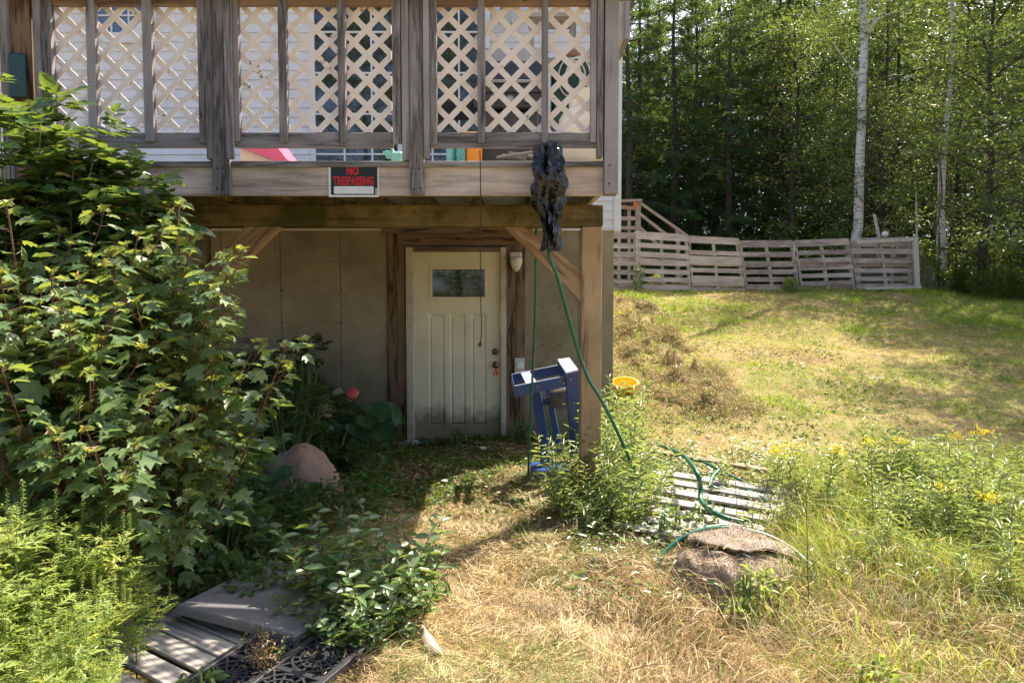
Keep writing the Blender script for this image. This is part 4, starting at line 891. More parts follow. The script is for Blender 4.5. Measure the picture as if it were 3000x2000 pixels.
# yellow basket
p=gp(1832,1150); bk=empty('laundry_basket',(1.33,8.0,g1(1.33,8.0)),'yellow plastic basket sunk in the grass beside the house corner','basket'); M['yel']=simple('yellow plastic',(.9,.58,.03),(.8,.5,.02),6,.4,.05)
bc=at(1834,1118,8.0); Mk=Matrix.Translation(bc+Vector((-.02,0,-.075)))@Matrix.Scale(.85,4)@Matrix.Rotation(R(26),4,'X')
def ovals(prof,n=32): return MB().lathe(prof,n=n,sq=.7)
ovals([(.13,-.1),(.19,.08),(.196,.08),(.196,.1),(.178,.1),(.178,.08),(.165,.05),(.12,-.09)]).build('tub',M['yel'],bk,smooth=True,M=Mk)
ovals([(.12,-.085),(.001,-.085)]).build('tub_floor',M['yel'],bk,M=Mk)
hb=MB()
for a0 in (0,180): hb.tube([(.16*math.cos(R(a0+d)),.115*math.sin(R(a0+d)),.095+.012*math.cos(R(d*4.5))) for d in range(-20,21,5)],.008,6)
hb.build('handle',M['yel'],bk,M=Mk)
# ------------------------------------------------------------------ things on the deck
zfl=zd+.05
def on(px,Y): return X(px,380,Y)
gr=empty('gas_grill',(on(1480,5.3),5.3,zfl),'black gas grill with its hood closed standing on the deck behind the lattice','grill'); M['blk']=simple('black enamel',(.02,.02,.022),(.012,.012,.013),10,.35,.05); x0,x1=on(1400,5.3),on(1590,5.3)
zt1=Z(1500,300,5.3); zt2=Z(1500,125,5.3)
hp=[]; 
mbh=MB(); ya,yb2=5.05,5.6
prof=[(ya,zt1),(ya-.01,zt1+.1),(ya+.06,zt1+.24),(ya+.2,zt2-.06),(yb2-.12,zt2-.05),(yb2,zt1+.1),(yb2,zt1)]; n=len(prof)
V=[(x0,y,z) for y,z in prof]+[(x1,y,z) for y,z in prof]; mbh.add(V,[tuple(range(n))[::-1],tuple(range(n,2*n))]+[(i,(i+1)%n,(i+1)%n+n,i+n) for i in range(n)])
hd=mbh.build('hood',M['blk'],gr); MB().tube([(x0+.08,ya-.05,zt1+.06),(x1-.08,ya-.05,zt1+.06)],.012,10).build('handle',M['metalgrey'],hd)
MB().box(x0-.02,x1+.02,ya-.01,yb2,zt1-.12,zt1-.004,.01).build('firebox',M['blk'],gr)
MB().box(x0+.04,x1-.04,ya+.04,yb2-.04,zfl+.08,zt1-.125,.01).build('cabinet',M['blk'],gr)
sh=MB(); sh.box(x0-.32,x0-.025,ya+.02,yb2-.05,zt1-.07,zt1-.04,.006); sh.build('side_shelf',M['blk'],gr)
for xx in (x0+.05,x1-.05): disc(.06,ya+.02,ya+.06,xx,zfl+.06).build('wheel',M['blackrub'],gr)
kb=MB(); 
for f in (.25,.5,.75): d_=disc(.025,ya-.04,ya-.012,x0+(x1-x0)*f,zt1-.06); kb.add(d_.v,d_.f)
kb.build('knobs',M['metalgrey'],gr)
tk=empty('propane_tank',(on(1705,4.75),4.75,zfl),'cream propane tank on the deck behind the right end of the lattice','tank'); M['cream']=simple('cream tank paint',(.62,.6,.5),(.5,.48,.4),6,.4,.05)
tr=.165; tz=Z(1500,268,4.75)-zfl; MB().lathe([(.1,.02),(tr*.8,.03),(tr*.97,.08),(tr,.13),(tr,tz-.24),(tr*.95,tz-.19),(tr*.75,tz-.14),(.05,tz-.115)],(0,0,0),32).build('tank_body',M['cream'],tk,smooth=True,M=W[tk.name].copy())
co_=MB(); co_.lathe([(.09,tz-.13),(.09,tz),(.083,tz),(.083,tz-.13)],n=28); co_.build('collar',M['cream'],tk,M=W[tk.name].copy()); MB().lathe([(.02,tz-.12),(.02,tz-.06),(.035,tz-.05),(.035,tz-.03),(.01,tz-.02)],n=14).build('valve',M['brass'],tk,M=W[tk.name].copy())
# hose reel with pale rope
rl=empty('hose_reel',(on(1672,5.4),5.4,zfl),'dark green hose reel wound with pale rope on the deck near the corner','hose reel'); c=at(1675,225,5.4); M['dgreen']=simple('dark green moulding',(.01,.05,.035),(.008,.035,.025),rough=.4)
MB().box(c.x-.16,c.x+.16,5.3,5.5,zfl+.45,c.z+.12,.02).build('case',M['dgreen'],rl)
lp=MB()
for i,(r_,dx) in enumerate(((.11,-.03),(.095,.02),(.12,.04),(.08,0))): lp.tube([(c.x+dx+r_*.75*math.cos(a*math.pi/10),5.27-.008*i,c.z-.05+r_*1.25*math.sin(a*math.pi/10)) for a in range(21)],.006,6)
lp.build('rope_loops',simple('pale rope',(.6,.57,.46),rough=.7),rl)
def box_on(name,px0,px1,py0,Y,dep,m,label,cat,base=None):
    xa,xb=X(px0,430,Y),X(px1,430,Y); zt_=Z(1500,py0,Y); zb_=base if base is not None else zfl+.002
    return xa,xb,zt_,zb_
xa,xb,zt_,zb_=box_on('',1364,1411,386,4.9,0,0,'','')
ob=empty('storage_box',((xa+xb)/2,5,zfl),'orange plastic storage box on the deck showing below the lattice','box'); mb=MB().box(xa,xb,4.9,5.2,zb_,zt_-.02,.012); mb.build('tub',simple('orange plastic',(.85,.3,.01),(.75,.24,.01),rough=.4),ob); MB().box(xa-.01,xb+.01,4.89,5.21,zt_-.02,zt_,.006).build('lid',simple('orange lid',(.85,.36,.05),rough=.4),ob)
xa,xb,zt_,zb_=box_on('',1337,1362,402,4.86,0,0,'',''); bx=empty('storage_box',((xa+xb)/2,5,zfl),'teal plastic bin standing left of the orange box on the deck','box'); MB().box(xa,xb,4.86,5.1,zb_,zt_-.02,.01).build('tub',simple('teal plastic',(.1,.4,.36),rough=.4),bx); MB().box(xa-.006,xb+.004,4.85,5.11,zt_-.019,zt_,.004).build('lid',simple('teal lid',(.15,.45,.4),rough=.4),bx)
xa,xb,zt_,zb_=box_on('',1302,1333,382,4.84,0,0,'',''); bx=empty('bucket',((xa+xb)/2,4.95,zfl),'clear turquoise bucket with a blue lid on the deck','bucket'); rr=(xb-xa)/2; MB().lathe([(rr*.85,0),(rr,zt_-.03-zfl)],n=22).build('bucket_body',simple('turquoise plastic',(.2,.55,.55),rough=.2),bx,smooth=True,M=W[bx.name].copy()); MB().lathe([(rr*1.06,zt_-.03-zfl),(rr*1.06,zt_-zfl)],n=22).build('lid',simple('blue lid plastic',(.02,.1,.4),rough=.4),bx,M=W[bx.name].copy())
xa,xb,zt_,zb_=box_on('',697,800,392,4.75,0,0,'','')
pt=empty('toy_house',((xa+xb)/2,4.95,zfl),'beige and pink plastic toy house on the deck showing below the lattice at left','toy'); M['pink']=simple('pink plastic',(.62,.1,.2),(.55,.08,.17),rough=.4)
MB().box(xa,xb,4.78,5.1,zb_,zt_-.08,.01).build('walls',simple('beige plastic',(.75,.6,.48),rough=.4),pt)
MB().prism([(xa-.02,zt_-.079),(xb+.06,zt_-.2),(xb+.09,zt_-.17),(xb-.02,zt_-.02),(xa-.02,zt_-.03)],4.74,5.14).build('roof',M['pink'],pt); MB().box(xa+.02,xb-.04,4.76,4.779,zb_+.2,zb_+.25,.003).build('sill',M['pink'],pt)
MB().tube(smooth_path([(X(1146,450,4.6),4.6,Z(1500,448,4.6)),(X(1165,446,4.6),4.62,Z(1500,445,4.6)),(X(1180,450,4.6),4.65,Z(1500,449,4.6))]),[.02]*21,10)
gv=MB(); c=at(1162,450,4.45); 
gl=empty('work_glove',c,'turquoise rubber glove draped at the deck edge left of the middle post','glove')
gm=simple('turquoise rubber',(.25,.6,.55),rough=.5); MB().box(c.x-.035,c.x+.04,4.43,4.47,zd-.002,c.z+.012,.012).build('cuff',gm,gl); fg=MB()
for k in range(4): fg.tube([c+Vector((-.03,0,.008-.012*k)),c+Vector((-.06,-.01,.012-.013*k)),c+Vector((-.085+.008*k,-.01,.004-.012*k))],[.009,.008,.006],8)
fg.tube([c+Vector((-.02,0,.01)),c+Vector((-.03,0,.03)),c+Vector((-.045,0,.038))],[.009,.008,.006],8); fg.build('fingers',gm,gl)
tool=MB(); c=at(1480,462,4.7)
for k,(a,b,dy) in enumerate((((1455,462),(1560,447),0),((1470,455),(1540,466),.05),((1490,448),(1575,462),.1))): 
    p,q=at(*a,4.7+dy),at(*b,4.7+dy); tool.tube([p,q],.012,8)
tag(tool.build('kindling',simple('old grey sticks',(.2,.18,.16),rough=.8)),'few grey sticks lying on the deck under the grill','sticks')
# small shelf and lantern on the house wall
ln=empty('wall_lantern',at(1493,45,7.1),'small carriage lantern fixed on the white wall right of the patio window','lantern')
c=at(1493,45,7.1); MB().lathe([(.03,.11),(.09,.07),(.1,.055),(.085,.05)],tuple(c),16).build('cap',M['metalgrey'],ln,smooth=False); MB().lathe([(.05,-.1),(.075,.05)],tuple(c),12).build('glass',simple('lantern glass',(.5,.52,.52),rough=.1),ln); MB().lathe([(.02,-.13),(.055,-.1)],tuple(c),12).build('lamp_base',M['metalgrey'],ln)
MB().box(c.x-.05,c.x+.05,c.y+.08,YW-.03,c.z-.12,c.z+.12,.01).build('back_plate',M['white'],ln)
sf=empty('plant_stand',(on(1600,6.6),6.6,zfl),'tall wooden stand with a pale board top near the right end of the white wall','stand')
c=at(1610,62,6.6); wbox('stand_top',c.x-.2,c.x+.26,6.45,6.75,c.z-.02,c.z+.02,M['pallet2'],sf); 
for dx in (-.17,.22):
    for y in (6.48,6.7): wbox('leg',c.x+dx-.02,c.x+dx+.02,y,y+.03,zfl,c.z-.022,M['pallet2'],sf)
wbox('stand_shelf',c.x-.19,c.x+.24,6.46,6.74,c.z-.42,c.z-.39,M['pallet2'],sf)
c=at(1690,160,5.2); tag(rockmesh(.07,.05,.06,3.3,.5,14).build('seed_head',simple('brown dried gourd',(.28,.12,.06),rough=.5),None,smooth=True,M=Matrix.Translation((on(1675,5.4),5.4,Z(1500,165,5.4)))),'brown dried gourd on top of the green hose reel','gourd')
# ------------------------------------------------------------------ pallet fence
def lerp2(q,u,v): # q = TL,TR,BR,BL
    a=Vector(q[0]).lerp(Vector(q[1]),u); b=Vector(q[3]).lerp(Vector(q[2]),u); return a.lerp(b,v)
def fence_pallet(TL,TR,BR,BL,Y,slats,m,label,seed=0,st=(.02,.5,.98)):
    q=[at(*p,Y) for p in (TL,TR,BR,BL)]; c=sum(q,Vector())/4; root=empty('fence_pallet',(c.x,Y,q[2].z),label,'fence pallet')
    rr=random.Random(seed); fr=MB(); bk_=MB()
    def strip(mb,u0,u1,v0,v1,y0,y1,dv=0):
        P=[lerp2(q,u0,v0),lerp2(q,u1,v0+dv),lerp2(q,u1,v1+dv),lerp2(q,u0,v1)]; mb.prism([(p.x,p.z) for p in P],y0,y1)
    for i,(a,b) in enumerate(slats): strip(fr,-.005+rr.uniform(-.01,.01),1.0+rr.uniform(-.012,.012),a,b,Y-.003*(i%2),Y+.018,rr.uniform(-.008,.008))
    for i,(a,b) in enumerate(((0.03,.11),(.44,.53),(.88,.97))): strip(bk_,0,1,a,b,Y+.122,Y+.14)
    fr.build('front_slats',m,root); bk_.build('back_slats',m,root)
    for s in st:
        mb=MB(); strip(mb,s-.018,s+.018,.0+.004,.995,Y+.0195,Y+.1205); mb.build('stringer',m,root)
E8=[(0,.13),(.19,.27),(.34,.43),(.48,.57),(.63,.71),(.77,.85),(.91,.995)]
P0=[(0.02,.12),(.2,.29),(.35,.44),(.5,.58),(.65,.73),(.8,.87),(.93,.995)]
fence_pallet((1770,676),(1862,678),(1862,852),(1770,850),15.45,P0,M['pallet'],'leftmost fence pallet, partly hidden by the house corner',1)
fence_pallet((1863,677),(2014,688),(2026,852),(1864,850),15.4,E8,M['pallet'],'fence pallet with eight grey slats below the wooden stair',2)
fence_pallet((2017,690),(2164,698),(2184,853),(2028,852),15.42,[(0,.13),(.26,.34),(.36,.52),(.58,.66),(.72,.9),(.95,.995)],M['pallet2'],'pale fence pallet with two wide boards, third from the left',3)
fence_pallet((2167,704),(2324,704),(2346,852),(2187,852),15.4,[(0,.14),(.23,.33),(.41,.51),(.58,.67),(.73,.82),(.87,.97)],M['pallet'],'grey fence pallet with a weed growing at its lower right corner',4)
fence_pallet((2328,704),(2485,697),(2508,849),(2349,851),15.38,[(0,.13),(.21,.3),(.36,.45),(.52,.6),(.67,.75),(.82,.9)],M['pallet'],'brown grey fence pallet left of the wire mesh pen',5)
fence_pallet((2490,705),(2675,706),(2690,846),(2510,847),15.46,[(.0,.04),(.16,.27),(.36,.46),(.57,.66),(.74,.83),(.92,.99)],M['pallet'],'fence pallet in front of the wire mesh pen at the right end',6)
# pen with wire mesh behind the last pallet
pen=empty('wire_pen',at(2590,840,15.7),'white framed wire mesh pen behind the right end of the pallet fence','pen'); M['palepaint']=simple('weathered white paint wood',(.62,.6,.56),(.42,.39,.36),18,.8,.3)
def pbar(p,q,Y,w,name='frame_bar',m='palepaint'): a=at(*p,Y); b=at(*q,Y); return plank(name,a,b,w,.06,M[m],pen,up=Vector((0,1,0)))
pbar((2512,709),(2688,702),15.36,.07); pbar((2681,704),(2688,842),15.355,.1); pbar((2534,845),(2698,841),15.35,.06); pbar((2520,700),(2686,697),16.3,.04); pbar((2560,700),(2600,845),16.0,.05,'brace_bar'); pbar((2640,706),(2600,790),16.1,.05,'brace_bar'); pbar((2662,706),(2668,842),16.2,.06); pbar((2615,704),(2612,842),16.25,.05)
wm=MB(); wmY=15.64
for k in range(52):
    for s in (1,-1):
        x0p=2490+k*4.0; a=at(x0p,706,wmY); b=at(x0p+s*60,846,wmY); wm.tube([a,b],.0035,3,False)
wm.build('wire_mesh',simple('galvanised wire',(.3,.3,.3),metal=.5,rough=.5),pen)
lone('white_stick',at(2578,705,16.4),at(2561,628,16.4),.07,.04,M['palepaint'],'white wooden stake leaning up behind the pen','stake')
c=at(2593,686,16.2); bd=MB().lathe([(.0,-.07),(.05,-.06),(.075,-.02),(.07,.03),(.045,.06),(.0,.07)],tuple(c),14); tag(bd.build('globe_finial',M['white'],None,smooth=True),'white round bulb on top of the pen frame','bulb')
for sx,(a,b) in {'rope':((2325,712),(2342,768))}.items():
    o=MB().tube(smooth_path([at(2325,710,15.3),at(2328,730,15.3),at(2326,745,15.3),at(2334,760,15.3),at(2345,769,15.3)]),.012,6).build('rope',simple('white rope',(.65,.62,.58)),None); tag(o,'short white rope hanging on the fence between two pallets','rope')
# stair behind the fence
st=empty('wooden_stair',at(1870,690,18),'wooden porch stair rail rising behind the left end of the fence','stair'); YSs=18.0
M['stairw']=wood('pale stair wood',(.5,.4,.31),(.3,.22,.16))
def sb(p,q,w,name,dy=0,t=.05): return plank(name,at(*p,YSs+dy),at(*q,YSs+dy),w,t,M['stairw'],st,up=Vector((0,1,0)))
sb((1869,585),(1869,860),.14,'post'); sb((1803,590),(1880,587),.06,'rail',-.06,.14); sb((1876,595),(2012,690),.07,'rail',-.02); sb((1876,628),(1968,700),.08,'rail',-.02); sb((1876,668),(1930,720),.08,'rail',-.02); sb((1986,670),(1986,860),.11,'post',.02)
sb((1803,606),(1862,610),.09,'rail',-.03); sb((1803,640),(1862,640),.1,'rail',-.03); sb((1803,668),(1862,668),.09,'rail',-.03); sb((1843,606),(1843,860),.08,'post',.08); sb((1815,590),(1812,860),.08,'post',.1)
rb=MB(); 
for p,q in (((1862,592),(1853,612)),((1862,592),(1866,612)),((1828,600),(1832,612))): rb.tube([at(*p,17.88),at(*q,17.88)],.02,6)
tag(rb.build('ribbon',simple('orange fluttering tape',(.9,.16,.03))),'orange ribbon tied to the stair rail behind the fence','ribbon')
# ------------------------------------------------------------------ value noise
_lat = rng.random((64,64,4))
def vn(x,y,s,ch=0):
    x=np.asarray(x)/s+31.7; y=np.asarray(y)/s+17.3; i=np.floor(x).astype(int); j=np.floor(y).astype(int); u=x-i; v=y-j; u=u*u*(3-2*u); v=v*v*(3-2*v)
    g=lambda a,b:_lat[a%64,b%64,ch]
    return (g(i,j)*(1-u)+g(i+1,j)*u)*(1-v)+(g(i,j+1)*(1-u)+g(i+1,j+1)*u)*v
def norm(a): return a/np.linalg.norm(a,axis=-1,keepdims=True)
def scatter(n,x0,x1,y0,y1,f):
    x=rng.uniform(x0,x1,n*4); y=rng.uniform(y0,y1,n*4); p=f(x,y); k=rng.random(n*4)<p; x=x[k][:n]; y=y[k][:n]
    return x,y,gz(x,y)
path_lit=lambda x,y: np.ones_like(x)
# dry cut grass on the path and foreground
def straw():
    lm=LM()
    f=lambda x,y: np.clip(sst(-1.25,-.75,x)*(1-sst(5.6,6.3,y)),0,1)*(.4+.6*vn(x,y,.25))*np.clip(3.2/(y+.2),.25,1)**1.3*np.where((x>.5*y+.3)&(y>3.4),.45,1)*(1-.72*sst(4.3,5.3,y))*(1-.8*(1-sst(-.75,-.45,x))*sst(3.2,4,y))
    x,y,z=scatter(150000,-1.6,3.6,1.7,6.6,f); n=len(x)
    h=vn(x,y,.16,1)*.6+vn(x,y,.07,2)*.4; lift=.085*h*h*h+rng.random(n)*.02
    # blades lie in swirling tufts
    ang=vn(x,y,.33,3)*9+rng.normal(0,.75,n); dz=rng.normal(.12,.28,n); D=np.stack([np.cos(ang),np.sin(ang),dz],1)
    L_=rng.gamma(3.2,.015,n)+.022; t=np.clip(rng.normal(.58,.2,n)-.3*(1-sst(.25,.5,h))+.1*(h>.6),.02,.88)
    gr=(rng.random(n)<.07+.4*sst(.55,.8,vn(x,y,.45,2))+.3*sst(3.8,5.2,y)); t=np.where(gr,rng.uniform(.93,1,n),t)
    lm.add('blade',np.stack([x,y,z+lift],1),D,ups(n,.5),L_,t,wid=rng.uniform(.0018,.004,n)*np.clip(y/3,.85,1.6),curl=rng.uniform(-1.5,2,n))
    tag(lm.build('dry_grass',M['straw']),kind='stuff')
straw()
def loose():
    lm=LM(); n=420; x=rng.normal(1.12,.25,n); y=rng.uniform(3.0,3.75,n); d=1-((x-1.14)/.33)**2-((y-3.46)/.35)**2; z=gz(x,y)+.215*np.sqrt(np.clip(d,0,1))+.03; a=rng.uniform(0,6.28,n)
    lm.add('blade2',np.stack([x,y,z],1),np.stack([np.cos(a),np.sin(a),rng.uniform(-.3,.5,n)],1),rdir(n),rng.uniform(.05,.2,n),rng.uniform(.1,.85,n),wid=rng.uniform(.002,.004,n),curl=rng.uniform(-2,3,n)); tag(lm.build('loose_straw',M['straw']),kind='stuff')
loose()
# taller dry grass, bottom right
def tall():
    lm=LM()
    f=lambda x,y: sst(.25,.9,x)*(1-sst(3.3,3.9,y))*(.25+.75*vn(x,y,.2,1))
    x,y,z=scatter(17000,.2,3.4,1.7,4.0,f); n=len(x); ang=vn(x,y,.5,0)*8+rng.normal(0,1.,n); D=np.stack([np.cos(ang)*.8,np.sin(ang)*.8,rng.uniform(.1,1.3,n)],1)
    g=rng.random(n)<np.clip(.25+.35*(x-1.6),.12,.75)
    t=np.where(g,rng.uniform(.93,1,n),np.clip(rng.normal(.45,.2,n),.02,.85))
    lm.add('blade2',np.stack([x,y,z],1),D,ups(n,.6),rng.uniform(.1,.26,n),t,wid=rng.uniform(.003,.006,n),curl=rng.uniform(-1,3,n)); tag(lm.build('tall_dry_grass',M['straw']),kind='stuff')
tall()
def lawn():
    lm=LM()
    f=lambda x,y: np.clip(sst(.7,1.2,x-.0*y),0,1)*np.clip((6.5/y),.3,1)**1.2*(.35+.65*vn(x,y,.3))
    x,y,z=scatter(125000,.8,14,5.2,16.6,f); n=len(x)
    gmask=vn(x,y,1.5,1)*.55+vn(x,y,.45,2)*.35+.18*sst(5,9,x)-.02; green=rng.random(n)<.08+.9*sst(.33,.53,gmask)
    t=np.where(green,rng.uniform(.48,1,n),rng.uniform(0,.36,n))
    hh=np.where(green,rng.uniform(.025,.06,n)+.06*sst(.66,.85,vn(x,y,.6,3)),rng.uniform(.02,.055,n)); s=np.clip(y/8,.8,1.7)
    D=rdir(n,.0,1.); D[:,2]=np.where(green,np.abs(D[:,2])+.25,D[:,2]*.4); 
    lm.add('blade',np.stack([x,y,z],1),D,rdir(n),hh*s,t,wid=rng.uniform(.004,.009,n)*s,curl=1.5); tag(lm.build('lawn_grass',M['grass']),kind='stuff')
    # coarse tufts on the cut clods near the house
    lm=LM(); 
    f=lambda x,y: np.clip(sst(.5,.62,vn(x,y,.38,1)*.65+vn(x,y,.13,2)*.35+.13*(1-np.abs(x-(2.15+.1*np.sin(y)))/.45)),0,1)*(1-sst(.35,.7,np.abs(x-2.15)))*sst(7,7.6,y)
    x,y,z=scatter(20000,1.3,2.9,7.0,14.2,f); n=len(x); D=rdir(n,-.4,.9)
    t=np.where(rng.random(n)<.3,rng.uniform(.93,1,n),np.clip(rng.normal(.42,.3,n),0,.88))
    lm.add('blade2',np.stack([x,y,z+rng.random(n)*.035],1),D,rdir(n),rng.uniform(.03,.13,n),t,wid=rng.uniform(.004,.011,n),curl=2)
    tag(lm.build('sod_clump_grass',M['straw']),kind='stuff')
lawn()
# leaf litter and low green cover
def cover(name,n,x0,x1,y0,y1,f,tpl,mt,sz,lift,tint=(0,1),tilt=.45,kind='stuff'):
    lm=LM(); x,y,z=scatter(n,x0,x1,y0,y1,f); n=len(x); D=rdir(n,-.35,.35); h=rng.random(n)
    lm.add(tpl,np.stack([x,y,z+lift[0]+(lift[1]-lift[0])*h],1),D,ups(n,tilt),rng.uniform(sz[0],sz[1],n),tint[0]+(tint[1]-tint[0])*np.clip(rng.beta(2,2.2,n)*.7+.3*h,0,1)); return tag(lm.build(name,M[mt]),kind=kind)
shade=lambda x,y: sst(-2.6,-1.6,x)*(1-sst(.3,.9,x))*sst(4.0,5.0,y)*(.3+.7*(vn(x,y,.3,1)>.45))
cover('leaf_litter',5200,-2.2,1.0,3.9,7.15,shade,'oval','straw',(.025,.06),(.005,.03),(.0,.5))
cover('low_clover',8500,-1.4,1.1,3.6,7.15,lambda x,y:np.clip(.15*sst(4.2,5,y)+.9*(vn(x,y,.33,2)>.62)*sst(3.6,4.5,y)+.9*sst(6.85,7.1,y)*(x<.62),0,1),'broad','under',(.02,.045),(.01,.05),(.2,1))
cover('ground_cover',15000,-3.9,-.62,3.0,7.2,lambda x,y:np.clip(sst(-.85,-1.35,x+.12*(y-5)+.3*(vn(x,y,.5,3)-.5))*(.35+.65*vn(x,y,.3,2)),0,1)*(1-((x+1.48)**2/.11+(y-5.0)**2/.35<1)),'trefoil','leaf_vine',(.05,.1),(.02,.2),(0,.95))
cover('ground_cover_fine',9000,-2.6,-.55,3.3,6.6,lambda x,y:np.clip(sst(-.7,-1.2,x+.1*(y-5))*(vn(x,y,.35,1)>.45),0,1)*(1-((x+1.48)**2/.1+(y-5.05)**2/.3<1)),'oval','under',(.02,.045),(.03,.24),(0,.9))
cover('weed_cover',12500,.2,4.2,3.1,6.4,lambda x,y:np.clip((.25+.75*(vn(x,y,.35,2)>.5))*sst(.25,.6,x+.15*(4.6-y))*np.where((y<3.9),.5,1),0,1),'oval','leaf_smart',(.02,.05),(.01,.16),(.1,.93))
# ------------------------------------------------------------------ leafy stems
def curve_pts(p0,p1,bow,n=14):
    p0=Vector(p0);p1=Vector(p1);m=(p0+p1)/2+Vector(bow); return [((1-t)**2*p0+2*t*(1-t)*m+t*t*p1) for t in [i/(n-1) for i in range(n)]]
def along(pts,ts):
    P=np.array([tuple(p) for p in pts]); L_=np.concatenate([[0],np.cumsum(np.linalg.norm(np.diff(P,axis=0),axis=1))]); L_/=L_[-1]; return np.stack([np.interp(ts,L_,P[:,k]) for k in range(3)],1)
def sapling(base,tip,label,size=.1,nb=7,seed=0,dens=1.,bow=None,redtip=True,tpl='maple',mt='leaf_maple',name='maple_sapling',cat='sapling',grp=None,t0=.22):
    r=np.random.default_rng(seed); base=Vector(base); tip=Vector(tip); H=(tip-base).length
    root=empty(name,base,label,cat,grp); st_=MB(); lm=LM()
    bow=bow or Vector((r.normal(0,.05),r.normal(0,.05),.06*H)); axis_=curve_pts(base,tip,bow); st_.tube(axis_,list(np.linspace(.0085,.0028,14)*(H/1.4)**.5),6)
    axes=[(axis_,t0,1.,H)]
    for i in range(nb):
        t=r.uniform(.3,.82); p=Vector(along(axis_,[t])[0]); a=r.uniform(0,6.28); l=H*(1-t)*r.uniform(.5,.85)+.1; q=p+Vector((math.cos(a)*l*.62,math.sin(a)*l*.62,l*.75))
        pts=curve_pts(p,q,(math.cos(a)*.06,math.sin(a)*.06,-.03),8); st_.tube(pts,list(np.linspace(.0042,.0018,8)),5); axes.append((pts,.15,.9,l))
    for pts,t0_,t1_,l in axes:
        n=max(3,int(l*(1-t0_)/.062*dens)); 
        for i in range(n):
            t=t0_+(1.0-t0_)*(i+.5)/n; c=along(pts,[t])[0]; a0=i*1.57+r.normal(0,.3)
            for s in (0,math.pi):
                if r.random()<.12: continue
                a=a0+s; el=r.uniform(.05,.5); pl=size*r.uniform(.35,.75)*(1.1-.55*t); d=np.array([math.cos(a),math.sin(a),el]); e=c+d*pl
                if pl>.02: st_.tube([Vector(c),Vector(e)],.0012,3,False)
                sz=size*r.uniform(.65,1.15)*(1.1-.5*t); dd=d*[1,1,0]+np.array([r.normal(0,.15),r.normal(0,.15)-.15,r.uniform(-.7,.1)])
                ti=min(.97,r.beta(2,3)*.9+ (.2 if t>.93 and redtip else 0)); U=np.array([r.normal(0,.35),r.normal(0,.3)-.28,.9]); 
                lm.add(tpl,[e],[dd],[U],sz,ti,curl=r.uniform(.3,2.2))
        if redtip:
            c=along(pts,[1.])[0]
            for k in range(4): a=k*1.6; lm.add(tpl,[c],[[math.cos(a),math.sin(a),r.uniform(.2,1.4)]],[[r.normal(0,.5),r.normal(-.3,.5),1]],size*r.uniform(.25,.4),r.uniform(.7,1.),curl=2)
    st_.build('stem',M['stem_red' if mt=='leaf_maple' else 'stem_green'],root); lm.build('leaves',M[mt],root); return root
def tipat(px,py,Y): return at(px,py,Y)
SAP=[((430,1640,3.55),(525,600,3.45),.115,'tall maple sapling with a reddish crown tip reaching up to the deck beam at left'),
 ((470,1660,3.5),(560,690,3.6),.105,'maple sapling just right of the tall red tipped one, in front of the left post'),
 ((480,1660,3.45),(708,735,3.3),.11,'maple sapling leaning right with its tip beside the left brace'),
 ((500,1680,3.35),(838,1012,3.2),.105,'long maple shoot reaching right across the stone heap'),
 ((480,1680,3.4),(650,975,3.3),.1,'short maple shoot between the two that lean right'),
 ((330,1640,3.4),(405,690,3.3),.11,'straight red stemmed maple sapling in the middle of the thicket'),
 ((280,1640,3.5),(335,700,3.5),.11,'maple sapling with yellow tip left of the middle of the thicket'),
 ((250,1640,3.3),(215,480,3.6),.115,'maple sapling with pale top leaves near the left of the thicket'),
 ((120,1640,3.2),(20,600,3.2),.12,'maple sapling with an orange tip at the left edge of the picture'),
 ((160,1640,3.0),(150,800,3.0),.115,'lower maple sapling near the left edge of the picture'),
 ((380,1680,3.1),(440,1150,3.0),.105,'low maple shoot with a pinkish tip in front of the thicket'),
 ((440,1700,3.4),(590,1230,3.3),.1,'low maple shoot with broad shaded leaves beside the brown boulder'),
 ((300,1660,3.0),(290,1000,2.95),.115,'maple sapling with broad leaves in front at the left of the thicket'),
 ((450,1700,3.2),(545,1330,3.15),.1,'lowest maple shoot with pale top leaves above the brown plank'),
 ((60,1640,3.6),(110,700,3.8),.115,'maple sapling behind the others near the left edge'),
 ((400,1660,3.8),(460,820,3.9),.11,'maple sapling standing in shade behind the tall red tipped one'),
 ((250,1680,2.9),(230,1180,2.8),.12,'short broad leaved maple shoot above the ragweed')]
for i,((bx,by,bY),(tx,ty,tY),sz,lab) in enumerate(SAP):
    bY*=.92; tY*=.91; b=at(bx,by,bY); b.z=g1(b.x,b.y); sapling(b,at(tx,ty,tY),lab,sz*1.04,nb=(10 if i not in (2,3,4) else 3-(i==3)*2),seed=i+3,dens=(1.35 if i not in (2,3,4) else 1.0))
